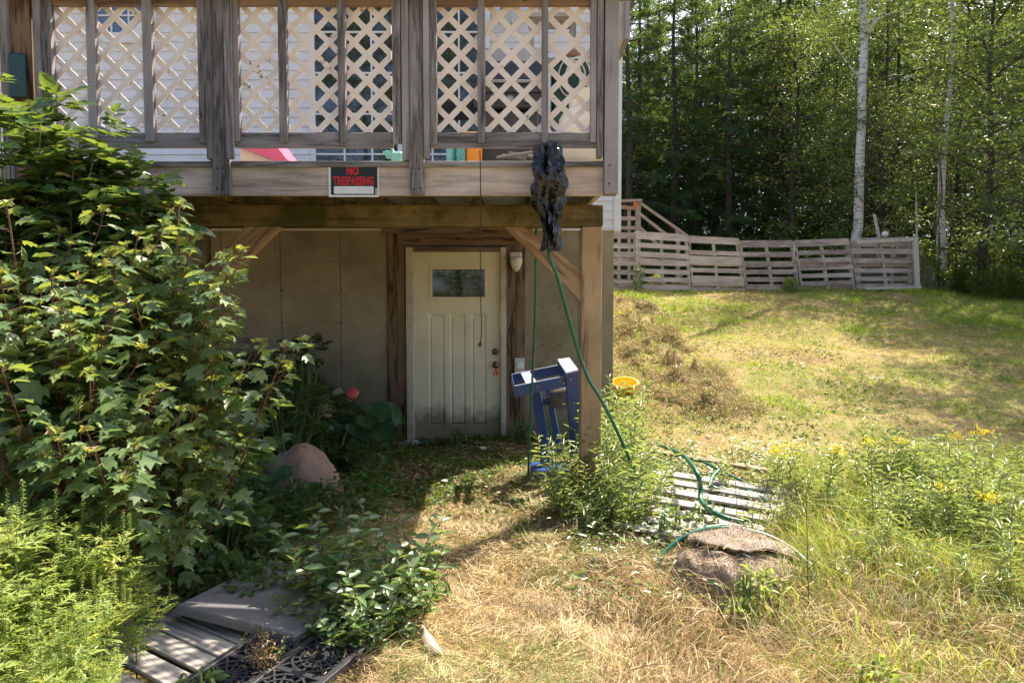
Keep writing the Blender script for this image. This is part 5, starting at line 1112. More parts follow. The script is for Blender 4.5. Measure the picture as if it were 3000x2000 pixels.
# creeper / box elder thicket behind: leafy mounds with arching stems
def mound(c,rx,ry,rz,n,tpl,mt,size,label,name='leafy_shrub',cat='shrub',seed=0,grp=None,stems=16,tint=(0,1),compound=True,stemm='stem_green'):
    r=np.random.default_rng(seed+100); root=empty(name,(c[0],c[1],g1(c[0],c[1])),label,cat,grp); st_=MB(); lm=LM(); base=Vector((c[0],c[1],g1(c[0],c[1])))
    for i in range(stems):
        d=r.normal(0,1,3); d[2]=abs(d[2])*.8+.1; d/=np.linalg.norm(d); e=Vector((c[0]+d[0]*rx*.95,c[1]+d[1]*ry*.95,c[2]+d[2]*rz*.95)); pts=curve_pts(base+Vector((d[0]*.1,d[1]*.1,0)),e,(0,0,.3*rz+.1),9); st_.tube(pts,list(np.linspace(.008,.002,9)),5)
    m_=n//5 if compound else n
    d=r.normal(0,1,(m_,3)); d/=np.linalg.norm(d,axis=1,keepdims=True); q=r.uniform(.35,1,m_)**.45
    lump=1+.22*np.sin(d[:,0]*7+seed)*np.sin(d[:,2]*8+seed*2)+.12*np.sin(d[:,1]*15+seed)
    P=np.stack([c[0]+d[:,0]*rx*q*lump,c[1]+d[:,1]*ry*q*lump,c[2]+d[:,2]*rz*q*lump],1); ok=P[:,2]>gz(P[:,0],P[:,1])+.02; P=P[ok]; d=d[ok]; m_=len(P)
    if compound:
        a=r.uniform(0,6.28,m_)
        ax=np.stack([np.cos(a),np.sin(a),r.uniform(-.5,.25,m_)],1)+d*.6; ax=norm(ax); sd=norm(np.cross(ax,[0,0,1.]))
        s=r.uniform(.75,1.25,m_)*size; U=np.tile([0,-.4,.95],(m_,1))+r.normal(0,.25,(m_,3)); tt=np.clip(r.beta(2,2.5,m_),0,1)
        for k,(f,ang) in enumerate(((1.0,0),(.65,.75),(.65,-.75),(.2,1.0),(.2,-1.0))):
            D=ax*math.cos(ang)+sd*math.sin(ang); lm.add(tpl,P+ax*(s*f*1.1)[:,None]*.7,D,U,s*(.95 if k==0 else .8),tint[0]+(tint[1]-tint[0])*np.clip(tt+r.normal(0,.06,m_),0,1),curl=r.uniform(.5,1.8,m_))
        for i in range(0,m_,2): st_.tube([Vector(P[i]),Vector(P[i]+ax[i]*s[i]*.8)],.0014,3,False)
    else: lm.add(tpl,P,norm(r.normal(0,1,(m_,3))*[1,1,.5]+d),ups(m_,.5),size*r.uniform(.7,1.25,m_),tint[0]+(tint[1]-tint[0])*r.beta(2,2.4,m_),curl=1)
    st_.build('stems',M[stemm],root); lm.build('leaves',M[mt],root); return root
def mpx(px,py,Y,rx,ry,rz,n,label,seed,tpl='broad',mt='leaf_vine',size=.085,**k):
    c=at(px,py,Y); return mound(tuple(c),rx,ry,rz,n,tpl,mt,size,label,seed=seed,**k)
mpx(40,560,3.45,.62,.35,.52,2600,'creeper mound climbing over the left end of the deck',1,name='creeper',cat='creeper')
mpx(290,640,3.5,.42,.28,.33,1700,'creeper mound hanging over the deck rim at left',2,name='creeper',cat='creeper')
mpx(30,950,3.45,.7,.35,.6,2600,'dark creeper mass behind the saplings at the left edge',3,name='creeper',cat='creeper')
mpx(310,1000,3.55,.55,.3,.6,2400,'dark creeper mass behind the middle of the maple thicket',4,name='creeper',cat='creeper')
mpx(420,1350,3.4,.55,.3,.45,1900,'shaded creeper low behind the front maple shoots',5,name='creeper',cat='creeper')
mpx(650,1350,4.1,.24,.3,.28,1000,'light green elder seedling clump left of the large boulder',6,name='elder_seedling',size=.075,mt='leaf_smart',tint=(0,.75),tpl='oval')
mpx(640,1560,3.5,.26,.25,.2,700,'low creeper leaves over the brown plank',7,size=.07,name='creeper',cat='creeper')
mpx(100,1330,2.75,.32,.2,.24,420,'broad leaved weed above the ragweed at the left edge',8,size=.1,mt='leaf_smart',tint=(.1,.7))
mpx(760,1190,5.9,.4,.35,.16,450,'dark creeper trailing over the stone heap under the deck',9,size=.06,name='creeper',cat='creeper')
mpx(840,1190,5.4,.45,.3,.18,900,'low green vine above the large boulder',10,size=.055,name='creeper',cat='creeper')
mpx(890,1030,6.5,.2,.15,.12,140,'dark leaved seedling against the concrete wall above the stone heap',11,size=.08,name='seedling',cat='seedling',tint=(0,.4))
mpx(790,1520,4.2,.22,.25,.12,420,'patch of shaded burdock seedlings in front of the boulder',12,size=.06,name='leafy_shrub',tint=(.2,.8))
# ragweed
RSP={}
def ragplant(seed,H=.8):
    r=np.random.default_rng(seed+50); root=empty('ragweed_plant',(0,0,0),'pale yellow green ragweed with spikes','weed','ragweed in the lower left corner'); st_=MB(); lm=LM()
    ax=[]; main=curve_pts((0,0,0),(r.normal(0,.06),r.normal(0,.06),H),(0,0,0),12); st_.tube(main,list(np.linspace(.006,.002,12)),6); ax.append((main,H,.1))
    for i in range(13):
        t=r.uniform(.2,.92); p=Vector(along(main,[t])[0]); a=i*2.4; l=.32*(1.1-t)+.06; q=p+Vector((math.cos(a)*l*.7,math.sin(a)*l*.7,l*.85)); pts=curve_pts(p,q,(math.cos(a)*.03,math.sin(a)*.03,-.02),7); st_.tube(pts,list(np.linspace(.003,.0012,7)),4); ax.append((pts,l,.15))
    sp=LM()
    for pts,l,t0 in ax:
        n=int(l/.022)+3; ts=np.linspace(t0,.97,n); P=along(pts,ts); a=np.arange(n)*2.2+r.normal(0,.4,n); D=np.stack([np.cos(a),np.sin(a),r.uniform(-.05,.75,n)],1); s=r.uniform(.06,.12,n)*(1.15-.5*ts)
        lm.add('pinnate',P,D,ups(n,.35),s,np.clip(r.beta(2.2,2.2,n),0,.97),curl=1.4)
        if r.random()<.62:
            e=along(pts,[1.])[0]; k=34; hh=np.linspace(0,r.uniform(.06,.12),k); a=np.arange(k)*2.4; sp.add('oval',e+np.stack([hh*0,hh*0,hh],1),np.stack([np.cos(a),np.sin(a),np.full(k,-.1)],1),ups(k,.4),.011,r.uniform(.3,.85,k)); st_.tube([Vector(e),Vector(e)+Vector((0,0,float(hh[-1])))],.0014,4)
    st_.build('stem',M['stem_green'],root); lm.build('leaves',M['leaf_rag'],root); sp.build('flower_spikes',M['leaf_rag'],root); return root
TILT=.09
def plant_copies(protos,spots,glabel=None):
    used=set()
    for i,(x,y,s,rz) in enumerate(spots):
        j=i%len(protos); Mx=Matrix.Translation((x,y,g1(x,y)-.01))@Matrix.Rotation(rz,4,'Z')@Matrix.Rotation(random.gauss(0,TILT),4,'X')@Matrix.Scale(s,4)
        if j not in used: used.add(j); o=protos[j]; o.matrix_basis=Mx; W[o.name]=Mx
        else: o=copy_tree(protos[j],Mx)
rp=[ragplant(s,h) for s,h in ((1,.85),(2,.75),(3,.66),(4,.8))]
sp_=[]
for px,py,Y,s in ((20,2050,2.55,1.05),(110,2050,2.5,1.12),(190,2050,2.6,1.),(60,2050,2.3,.9),(270,2000,2.65,.92),(330,2000,2.8,.8),(400,1960,2.95,.7),(150,2050,2.25,.78),(230,2100,2.3,.72),(260,2100,2.4,.5),(-40,2050,2.4,1.05),(20,2100,2.1,.7),(110,2100,2.1,.62),(240,2100,2.2,.45),(-100,2050,2.7,1.1),(60,2000,2.75,1.05),(300,2050,2.5,.4),(210,2100,2.15,.5),(-70,2100,2.2,.8),(160,2000,2.75,.95)):
    Y*=.86; sp_.append((X(px,py,Y),Y,s*.88,random.uniform(0,6.28)))
plant_copies(rp,sp_)
# smartweed
def smart(seed,H=.5):
    r=np.random.default_rng(seed+80); root=empty('smartweed_plant',(0,0,0),'lance leaved smartweed with small pink flower spikes','weed','smartweed beside the grey table top'); st_=MB(); lm=LM(); fl_=LM()
    for k in range(5):
        a=k*1.3+r.normal(0,.2); l=H*r.uniform(.6,1.05); e=Vector((math.cos(a)*l*.42,math.sin(a)*l*.42,l*.9)); pts=curve_pts((math.cos(a)*.01,math.sin(a)*.01,0),e,(0,0,.06),9); st_.tube(pts,list(np.linspace(.0035,.0014,9)),5)
        n=int(l/.024)+3; ts=np.linspace(.12,1.,n); P=along(pts,ts); an=np.arange(n)*2.4; D=np.stack([np.cos(an),np.sin(an),r.uniform(-.15,.6,n)],1)
        lm.add('oval',P,D,ups(n,.35),r.uniform(.06,.105,n)*(1.15-.4*ts),np.clip(r.beta(2,2.4,n),0,.93),wid=.075,curl=1.4)
        q=np.repeat(along(pts,[1.]),12,0)+r.normal(0,.003,(12,3))+np.linspace(0,.03,12)[:,None]*[0,0,1]; fl_.add('oval',q,rdir(12),ups(12),.008,1.)
    st_.build('stem',M['stem_red'],root); lm.build('leaves',M['leaf_smart'],root); fl_.build('flower_spikes',M['leaf_smart'],root); return root
sm_=[smart(s,h) for s,h in ((1,.5),(2,.42),(3,.34))]
sp_=[(x+.09,y+.03,s*1.08,random.uniform(0,6.28)) for x,y,s in ((-.93,3.05,1.0),(-.83,2.9,1.05),(-.72,3.05,1.1),(-.62,2.9,.95),(-.55,3.08,1.),(-.78,2.78,.9),(-.66,2.72,.85),(-.9,3.2,.9),(-.6,2.78,.8),(-.5,2.9,.7),(-.75,2.6,.6),(-.86,2.66,.65),(-.63,2.58,.5),(-1.02,2.82,.5),(-.52,2.7,.45),(-1.0,2.5,.3),(-1.12,2.6,.25))]
plant_copies(sm_,sp_)
# goldenrod
def gold(seed,H=.62,fl=True):
    r=np.random.default_rng(seed+30); root=empty('goldenrod_plant',(0,0,0),'narrow leaved goldenrod topped with yellow flowers' if fl else 'narrow leaved goldenrod without open flowers','weed','flowering goldenrod on the right' if fl else 'leafy goldenrod on the right and round the deck post'); st_=MB(); lm=LM(); fm=LM()
    for k in range(3):
        a=r.uniform(0,6.28); H_=H*r.uniform(.78,1.05); e=Vector((math.cos(a)*r.uniform(.05,.26),math.sin(a)*r.uniform(.05,.26),H_)); b=Vector((math.cos(a)*.03,math.sin(a)*.03,0)); pts=curve_pts(b,e,(0,0,.0),9); st_.tube(pts,list(np.linspace(.003,.0012,9)),4)
        n=int(H_/.0135); ts=np.linspace(.1,.99,n); P=along(pts,ts); an=np.arange(n)*2.4+r.normal(0,.25,n); D=np.stack([np.cos(an),np.sin(an),r.uniform(.0,.95,n)],1)
        lm.add('lance',P,D,ups(n,.3),r.uniform(.07,.125,n)*(1.15-.5*ts),np.clip(r.beta(2,2.2,n),0,1),wid=r.uniform(.07,.1,n),curl=1.6)
        if fl and k<2:
            m_=70; q=np.array(e)+r.normal(0,1,(m_,3))*[.032,.032,.014]+[0,0,.01]; fm.add('oval',q,rdir(m_),ups(m_),r.uniform(.01,.019,m_),r.random(m_),wid=.018)
    st_.build('stem',M['stem_green'],root); lm.build('leaves',M['leaf_gold'],root)
    if fl: fm.build('flower_heads',M['flower'],root)
    return root
gA=[gold(s,h,True) for s,h in ((1,.6),(2,.54),(3,.5))]; gB=[gold(s+10,h,False) for s,h in ((1,.58),(2,.52),(3,.46),(4,.4))]
rs=random.Random(11); sa=[]; sbp=[]
while len(sbp)<185:
    y=rs.uniform(2.5,5.1); x=rs.uniform(.6,4.2); u=x/y
    lo=.36 if y>3.6 else .44
    if u<lo+.05*math.sin(y*5) or u>.86: continue
    if y>4.7 and u<.45: continue
    if rs.random()>(.9 if u>.5 else .6)*(1. if y>3.4 else (.75 if u>.55 else .25)): continue
    if float(vn(x,y,.45,2))<.33+.1*rs.random(): continue
    s=rs.uniform(.5,1.05)**1.1*(.8 if y<3.3 else .93)
    sbp.append((x,y,s,rs.uniform(0,6.28)))
for u,y in ((.41,4.6),(.44,4.5),(.455,4.4),(.53,4.6),(.66,4.5),(.74,3.6)): sa.append((u*y,y,rs.uniform(.9,1.1),rs.uniform(0,6.28)))
for px,Y,s in ((1790,6.3,1.3),(1765,6.0,1.3),(1812,6.6,1.3),(1835,6.9,1.),(1780,5.8,1.2),(1770,4.2,1.),(1800,4.1,1.),(1830,4.15,1.05),(1860,4.2,1.),(1785,4.15,1.1),(1815,4.25,1.15),(1650,4.75,1.),(1640,4.6,1.05),(1670,4.5,.8),(1700,4.35,.7),(1760,4.5,1.05),(1790,4.6,1.15),(1810,4.75,1.2),(1775,4.3,.95),(1830,4.55,1.1),(1850,4.7,1.1),(1870,4.9,1.1),(1800,4.2,.8),(1740,4.35,.8),(1840,4.3,.75),(1890,4.75,.95),(1910,5.,1.),(1785,5.0,1.2),(1820,5.1,1.3),(1850,5.3,1.25),(1770,5.4,1.3),(1800,5.6,1.35),(1690,4.9,.75),(1720,4.1,.55),(1760,4.05,.6),(1660,4.3,.45),(1930,4.3,.6),(1880,4.1,.55)):
    sbp.append(((px-1500)/2000*Y,Y,s,rs.uniform(0,6.28)))
TILT=.26; plant_copies(gA,sa); plant_copies(gB,sbp)
def rough_grass():
    lm=LM(); f=lambda x,y: sst(.36,.46,x/y)*(1-sst(.84,.9,x/y))*(.25+.75*(vn(x,y,.4,1)>.42)); x,y,z=scatter(11000,.8,4.4,2.4,5.6,f); n=len(x); ang=vn(x,y,.8,3)*7+rng.normal(0,.8,n)
    D=np.stack([np.cos(ang)*.6,np.sin(ang)*.6,rng.uniform(.5,1.6,n)],1); t=np.where(rng.random(n)<.56,rng.uniform(.45,.9,n),rng.uniform(0,.35,n))
    lm.add('blade2',np.stack([x,y,z],1),D,rdir(n),rng.uniform(.14,.42,n)*np.clip(y/4,.6,1),t,wid=rng.uniform(.003,.007,n),curl=rng.uniform(1,3.5,n)); tag(lm.build('rough_grass',M['grass']),kind='stuff')
rough_grass()
cover('lawn_weeds',9000,1.3,9.5,6.2,14.5,lambda x,y:np.clip((vn(x,y,.55,2)>.52)*np.clip(7/y,.4,1)*(.3+.7*vn(x,y,.15,1)),0,1),'oval','under',(.025,.06),(.0,.04),(.3,1))
# burdock under the deck
def burdock(c,n,s,label,seed):
    r=np.random.default_rng(seed); root=empty('burdock_plant',(c[0],c[1],g1(c[0],c[1])),label,'plant'); st_=MB(); V=[];Fs=[]; mb=MB(); b=Vector((c[0],c[1],g1(c[0],c[1])))
    for i in range(n):
        a=i*2.4+r.uniform(-.3,.3); hh=s*r.uniform(.45,1.7); e=b+Vector((math.cos(a)*s*r.uniform(.3,.9),math.sin(a)*s*.6,hh)); st_.tube(curve_pts(b,e,(0,0,.1),7),[.009]*7,6)
        D=Vector((math.cos(a),math.sin(a)-.4,-.35)).normalized(); U=Vector((r.normal(0,.3),-.65,.8)).normalized(); Sd=U.cross(D).normalized(); U=D.cross(Sd); L_=s*r.uniform(.7,1.05); vs=[]; k=12; w=13
        for p in range(k+1):
            t=p/k; wd=L_*.48*(math.sin(math.pi*min(1,t*.92+.1))**.7)
            for q in range(w):
                u=(q-(w-1)/2)/((w-1)/2); ruf=.035*L_*math.sin(t*19+abs(u)*3)*abs(u)**2; back=-.16*L_*(1-t)**3*abs(u)
                vs.append(e+D*(t*L_-L_*.15+back)+Sd*u*wd+U*(ruf+.12*L_*u*u-.22*L_*t*t))
        mb.add(vs,[(p*w+q,p*w+q+1,(p+1)*w+q+1,(p+1)*w+q) for p in range(k) for q in range(w-1)])
    st_.build('stems',M['stem_green'],root); o=mb.build('leaves',M['burdock'],root,smooth=True)
    at_=o.data.attributes.new('tint','FLOAT','FACE'); at_.data.foreach_set('value',np.full(len(o.data.polygons),.5,np.float32)); return root
c=at(1065,1290,6.15); burdock((c.x,6.15),11,.27,'big leaved burdock plant growing against the wall left of the door',1)
c=at(1040,1300,5.9); burdock((c.x-.12,5.8),6,.17,'smaller burdock plant low in front of the big leaved one',2)
c=at(900,1460,4.6); burdock((c.x-.05,4.55),6,.15,'burdock seedling in the shade in front of the boulder',3)
# single small weeds
def tuft(px,py,Y,h,n,label,seed,mt='under',tpl='oval',size=.05,rx=None,z=None):
    c=at(px,py,Y); zg=g1(c.x,Y) if z is None else z; rx=rx or h*.5
    return mound((c.x,Y,zg+h*.5),rx,rx,h*.55,n,tpl,mt,size,label,name='small_weed',cat='weed',seed=seed,compound=False,stems=7,tint=(.3,1))
for i,(px,Y,h,n,lab,s) in enumerate(((2315,15.25,.28,260,'bright green weed growing against the fence between the third and fourth pallets from the right',.08),(1925,15.7,.3,300,'leafy weed behind the lowest slats of the second fence pallet',.08),(1990,15.7,.26,300,'low leafy weed behind the fence right of the orange patch',.08),(1870,15.2,.5,160,'thin vine climbing the seam of the two left fence pallets',.08),
    (2070,4.1,.22,160,'leafy weed standing at the near end of the overgrown pallet',.05),(1985,4.0,.2,160,'bushy weed in front of the overgrown pallet',.045),(2240,3.05,.2,260,'bright lime weed growing in front of the carpet piece',.035),(2180,2.95,.13,90,'small lime weed left of the brighter one before the carpet piece',.035),(1340,7.0,.12,220,'low weed at the foot of the door',.035),(1520,6.95,.2,260,'weed at the foot of the brown board right of the door',.035),(1600,6.9,.32,200,'tall thin weed against the concrete wall behind the blue machine',.035),
    (560,2.35,.1,22,'young green seedling between the grey pallet and the black grate',.06),(455,2.95,.1,40,'small seedling on the corner of the grey pallet',.06),(2600,2.35,.14,120,'bright green broadleaf patch at the bottom right',.045),(1260,3.2,.12,30,'small seedling on the straw right of the smartweed',.07))):
    x=(px-1500)/2000*Y; mound((x,Y,g1(x,Y)+h*.5),h*.5 if i!=3 else .12,h*.5 if i!=3 else .08,h*.6,n,'oval','leaf_rag' if i in (0,1,2,6,7,13) else 'leaf_smart',s,lab,name='small_weed',cat='weed',seed=40+i,compound=False,stems=7,tint=(.1,.9))
# dead twigs and stalks
def twigs(name,spots,label,seed,m='stem_brown',r0=.0025,grp=None):
    r=random.Random(seed)
    for px,py,Y,l,up in spots:
        mb=MB(); p=at(px,py,Y); p.z=g1(p.x,p.y)+.015; a=r.uniform(-.6,.6)+(0 if r.random()<.5 else math.pi); d=Vector((math.cos(a)*(1-up),math.sin(a)*.6*(1-up),up)).normalized(); e=p+d*l; pts=curve_pts(p,e,(r.uniform(-.03,.03),0,r.uniform(0,.05)),8); mb.tube(pts,list(np.linspace(r0,r0*.4,8)),5)
        for k in range(4):
            q=pts[r.randint(2,6)]; mb.tube([q,q+Vector((r.uniform(-1,1),r.uniform(-1,1),r.uniform(.2,1)))*l*.22],[r0*.5,r0*.25],4)
        tag(mb.build(name,M[m]),label,'twig',grp or label)
twigs('dead_twig',[(2200+r_*14,1560-r_*5,3.9,.45,.8) for r_ in range(14)],'dark dead twig standing beside the overgrown pallet',1)
twigs('dead_twig',[(1700+r_*24,1640+((r_*37)%60),3.5,.34,.25) for r_ in range(12)],'pale dead twig lying on the straw left of the carpet piece',2,'plankm',.0028)
twigs('dead_twig',[(2050+r_*22,1760+((r_*31)%80),3.1,.3,.45) for r_ in range(14)],'dry stalk crossing in front of the carpet piece',3,'plankm',.0022)
twigs('dead_twig',[(1330+r_*55,1600+((r_*83)%330),3.1,.2,.06) for r_ in range(16)],'short pale stick scattered over the cut straw',4,'plankm',.0022)
twigs('dock_stalk',[(770,2010,2.45,.22,.97),(780,2010,2.45,.18,.9)],'dry reddish dock seed stalk rising in front of the black grate',5,'stem_red',.003)
twigs('weed_stalk',[(2370,1900,2.9,.62,.95),(2560,1560,3.8,.6,.95),(2160,1560,4.0,.6,.93)],'tall dark weed stalk among the goldenrod',6,'stem_red',.003)
lm=LM(); c=at(775,1925,2.45); r=rng.normal(0,1,(420,3))*[.028,.02,.055]+np.array(c); lm.add('oval',r,rdir(420),ups(420),.012,1.,wid=.012); o=lm.build('dock_seed_head',M['leaf_maple']); tag(o,'brown pink seed head on the stalk before the black grate','seed head')
# ------------------------------------------------------------------ trees
def conifer(seed,H,Rb,z0,nb,dead=True,label='',dens=1.0,grp='dark evergreens in the wood behind the fence'):
    r=np.random.default_rng(seed+200); root=empty('evergreen_tree',(0,0,0),label,'tree',grp); tr_=MB(); lm=LM()
    tr_.tube([(.05*math.sin(i*.8+seed),.05*math.cos(i*.7),H*i/12) for i in range(13)],list(np.linspace(.15,.015,13)),8)
    for i in range(nb):
        t=(i+r.random())/nb; z=z0+(H-z0)*t**1.05; a=i*2.4+r.normal(0,.3); l=Rb*(1-t)**.8*r.uniform(.65,1.15)+.22; dr=-.18-.2*(1-t)+r.normal(0,.08)
        d=np.array([math.cos(a),math.sin(a),0]); s=np.array([-math.sin(a),math.cos(a),0]); k=max(8,int(l*44*dens)); f=np.sqrt(r.random(k)*.94+.05)
        tr_.tube([Vector((0,0,z)),Vector((d[0]*l*.5,d[1]*l*.5,z+dr*l*.3)),Vector((d[0]*l,d[1]*l,z+dr*l))],[.022,.012,.004],4,False)
        side=r.uniform(-1,1,k)*.36*l*(1.05-f*.8); P=d*(f*l)[:,None]+s*side[:,None]; P[:,2]+=z+dr*l*f**1.3*1.0+r.normal(0,.05,k)
        D=d*.8+s*(np.sign(side)*.7)[:,None]+r.normal(0,.25,(k,3)); D[:,2]-=.25; lm.add('spray',P,D,ups(k,.3),r.uniform(.2,.38,k),np.clip(r.beta(2,3,k)+.12*(f>.8),0,1),curl=1.2)
    if dead:
        for i in range(34): z=r.uniform(.8,z0+.8); a=r.uniform(0,6.28); l=r.uniform(.5,1.6); tr_.tube([Vector((0,0,z)),Vector((math.cos(a)*l*.5,math.sin(a)*l*.5,z+r.uniform(-.1,.1))),Vector((math.cos(a)*l,math.sin(a)*l,z+r.uniform(-.35,.1)))],[.014,.009,.003],4,False)
    tr_.build('trunk',M['bark'],root); lm.build('crown',M['dark_needle'],root); return root
def decid(seed,H,Rc,z0,n,mt,tm,label,ls=.085,name='broadleaf_tree',grp=None,tr=.09,lean=0):
    r=np.random.default_rng(seed+300); root=empty(name,(0,0,0),label,'tree',grp); tr_=MB(); lm=LM()
    main=[Vector((lean*(i/12)**1.5+.06*math.sin(i*.9+seed),.06*math.cos(i*.8+seed),H*i/12)) for i in range(13)]; tr_.tube(main,list(np.linspace(tr,.015,13)),9)
    nbr=30; per=n//(nbr*9)
    for i in range(nbr):
        t=(i+.5)/nbr; z=z0+(H*.97-z0)*t; p=Vector(along(main,[z/H])[0]); a=i*2.4+r.normal(0,.3); l=Rc*(math.sin(math.pi*(.18+.78*t))**.7)*r.uniform(.7,1.15)
        e=p+Vector((math.cos(a)*l,math.sin(a)*l,l*r.uniform(.1,.55))); pts=curve_pts(p,e,(0,0,.12*l),7); tr_.tube(pts,list(np.linspace(tr*.28,.006,7)),5,False)
        for j in range(9):
            c=along(pts,[r.uniform(.35,1.05) if j else 1.])[0]+r.normal(0,.2,3)*[1,1,.7]; k=per; q=r.normal(0,1,(k,3))*[.25,.25,.1]*r.uniform(.5,1.2)+c; tw=Vector(c); tr_.tube([Vector(along(pts,[.6])[0]),tw],[.006,.002],3,False)
            D=rdir(k,-.8,.3); lm.add('oval',q,D,ups(k,.7),r.uniform(.65,1.3,k)*ls,np.clip(r.beta(2,2.6,k)+r.normal(0,.12),0,1),wid=ls*1.3,curl=1.5)
    tr_.build('trunk',M[tm],root); lm.build('crown',M[mt],root); return root
cons=[conifer(1,11.5,2.3,.8,58,False,'dark evergreen of the wood behind the fence'),conifer(2,12.5,2.0,3.8,44,True,'dark evergreen of the wood behind the fence'),conifer(3,9.5,2.1,.5,54,False,'dark evergreen of the wood behind the fence'),conifer(4,14,2.2,4.6,48,True,'dark evergreen of the wood behind the fence')]
LB='yellow green broadleaf tree of the wood edge on the right'; GB='broadleaf trees of the wood on the right'
dec=[decid(1,10.5,2.3,1.6,9500,'decid','bark',LB,grp=GB),decid(2,9,2.2,1.0,9500,'decid','bark',LB,grp=GB),decid(3,11,2.4,2.0,9500,'decid2','bark',LB,grp=GB),decid(4,7,1.6,.6,6500,'decid2','bark',LB,grp=GB)]
def tree_copies(protos,spots):
    used=set()
    for x,y,j,s in spots:
        Mx=Matrix.Translation((x,y,g1(x,y)-.1))@Matrix.Rotation(rs.uniform(0,6.28),4,'Z')@Matrix.Scale(s,4)
        if j not in used: used.add(j); o=protos[j]; o.matrix_basis=Mx; W[o.name]=Mx
        else: copy_tree(protos[j],Mx)
cs=[]
for (x,y,j,s) in ((3.6,21.5,0,1.),(5.3,22.6,0,1.),(6.7,21.4,2,.95),(4.6,25,0,1.1),(8.6,22.5,1,.92),(10.3,22,2,.9),(7.4,25,3,1.),(9.4,25.5,1,1.05),(3.2,26,2,1.3),(5.9,28,0,1.2),(8,29.5,0,1.2),(11.5,26.5,3,1.),(13.3,25,2,1.),(10.4,30,3,1.05),(13.2,30.5,0,1.2),(16,29,1,1.1),(19,31,3,1.05),(4,31,3,1.1),(6.6,34,0,1.3),(9.3,36,3,1.2),(12.5,36,1,1.3),(16,36,3,1.2),(19.5,37,0,1.3),(23.5,36,3,1.2),(27,35,1,1.3),(1.2,24,0,1.05),(.5,29,3,1.1),(-2,26,0,1.1),(12,21.6,1,.8),(15.5,24,2,1.05),(22,31,1,1.1)): cs.append((x,y,j,s))
tree_copies(cons,cs)
ds=[(10.9,15.8,3,1.12),(11.6,13.2,0,.98),(12.8,17,2,1.),(10.2,19.0,1,1.0),(13.2,20.3,2,.98),(8.3,20.3,3,1.15),(8.7,9.4,1,.82),(16,20.5,0,1.05),(15.5,16.5,0,1.),(11.7,22.3,2,1.02),(18.3,24,2,1.1),(14.6,26.5,0,1.15),(20.5,26.5,0,1.2),(6.3,24.0,2,1.05),(9.1,23.2,0,1.08),(14.2,13.6,1,1.0),(9.7,11.9,0,.9),(17.8,19,2,1.05),(24,28,2,1.2),(12.2,27.5,2,1.2),(9.0,17.6,3,.78)]
tree_copies(dec,ds)
ub=[mound((0,0,.6),1.1,.8,.75,3600,'oval','under',.1,'leafy undergrowth bush along the foot of the wood',name='undergrowth_bush',cat='bush',seed=60+k,compound=False,stems=14,grp='undergrowth along the foot of the wood',stemm='stem_brown') for k in range(3)]
UB0=ub[0]
# trees across the lane behind the viewpoint: seen mirrored in the window glass
for i,(x,y,j) in enumerate(((-9,-13,0),(-4.5,-14,2),(0,-13,1),(4.5,-14,0),(9,-13,2),(14,-15,1),(-14,-15,1),(2.2,-17,2),(-6.8,-17.5,0),(-2,-12,3),(2.5,-12,3),(-6,-12,3),(6.5,-12.5,3),(-2.5,-18,0),(6,-18,2))):
    Mx=Matrix.Translation((x,y,-.1))@Matrix.Rotation(i*1.3,4,'Z')@Matrix.Scale(1.45 if j!=3 else .8,4); o=copy_tree(dec[j],Mx,'broadleaf tree across the lane facing the house'); o['group']='trees across the lane, mirrored in the windows'
for i,(x,y) in enumerate(((-3,-9.5),(-.6,-10),(1.6,-9.6),(4,-10),(6.5,-10),(-6,-10))):
    Mx=Matrix.Translation((x,y,-.1))@Matrix.Rotation(i*1.3,4,'Z')@Matrix.Scale(1.6,4); o=copy_tree(UB0,Mx,'leafy bush across the lane facing the house'); o['group']='bushes across the lane, mirrored in the windows'
# birches
bp_=[(2508,700),(2514,663),(2518,497),(2524,359),(2526,249),(2532,138),(2529,0),(2530,-150),(2534,-330)]
bt_=empty('birch_tree',at(2508,760,17.2),'tall white barked birch standing directly behind the fence','tree'); mb=MB(); pts=[at(2506,860,17.2)]+[at(a,b,17.2) for a,b in bp_]; mb.tube(smooth_path(pts,6),list(np.linspace(.125,.07,55)),14)
for a,b,c_ in (((2522,235),(2478,180),(2435,120)),((2530,120),(2560,60),(2582,-30)),((2530,20),(2500,-60),(2450,-130)),((2526,140),(2570,60),(2640,30))):
    mb.tube(smooth_path([at(*a,17.2),at(*b,17.1),at(*c_,16.9)],5),list(np.linspace(.028,.008,11)),8)
mb.build('trunk',M['birch'],bt_); lm=LM(); r=np.random.default_rng(5)
for px,py in ((2435,120),(2400,60),(2582,-30),(2450,-130),(2640,30),(2600,-100),(2500,-60),(2680,-80),(2380,-60),(2620,90),(2470,60)):
    for q_ in range(7):
        c=np.array(at(px+r.normal(0,35),py+r.normal(0,35),17.1+r.normal(0,.4))); k=46; lm.add('oval',r.normal(0,1,(k,3))*[.28,.28,.18]+c,rdir(k,-.9,.1),ups(k,.7),r.uniform(.055,.1,k),np.clip(r.beta(2,2,k),0,1),wid=.09)
lm.build('crown',M['decid2'],bt_)
def slim_birch(pxs,Y,r0,label,seed,m='birch',crown=True):
    root=empty('birch_tree',at(pxs[0][0],860,Y),label,'tree'); mb=MB(); pts=smooth_path([at(a,b,Y) for a,b in pxs],6); mb.tube(pts,list(np.linspace(r0,r0*.5,len(pts))),10); mb.build('trunk',M[m],root)
    if crown:
        lm=LM(); r=np.random.default_rng(seed)
        for t in np.linspace(.45,1,26):
            c=along(pts,[t])[0]+r.normal(0,.35,3); k=40; lm.add('oval',r.normal(0,1,(k,3))*[.3,.3,.2]+c,rdir(k,-.9,.2),ups(k,.7),r.uniform(.055,.1,k),r.beta(2,2,k),wid=.09)
        lm.build('crown',M['decid2'],root)
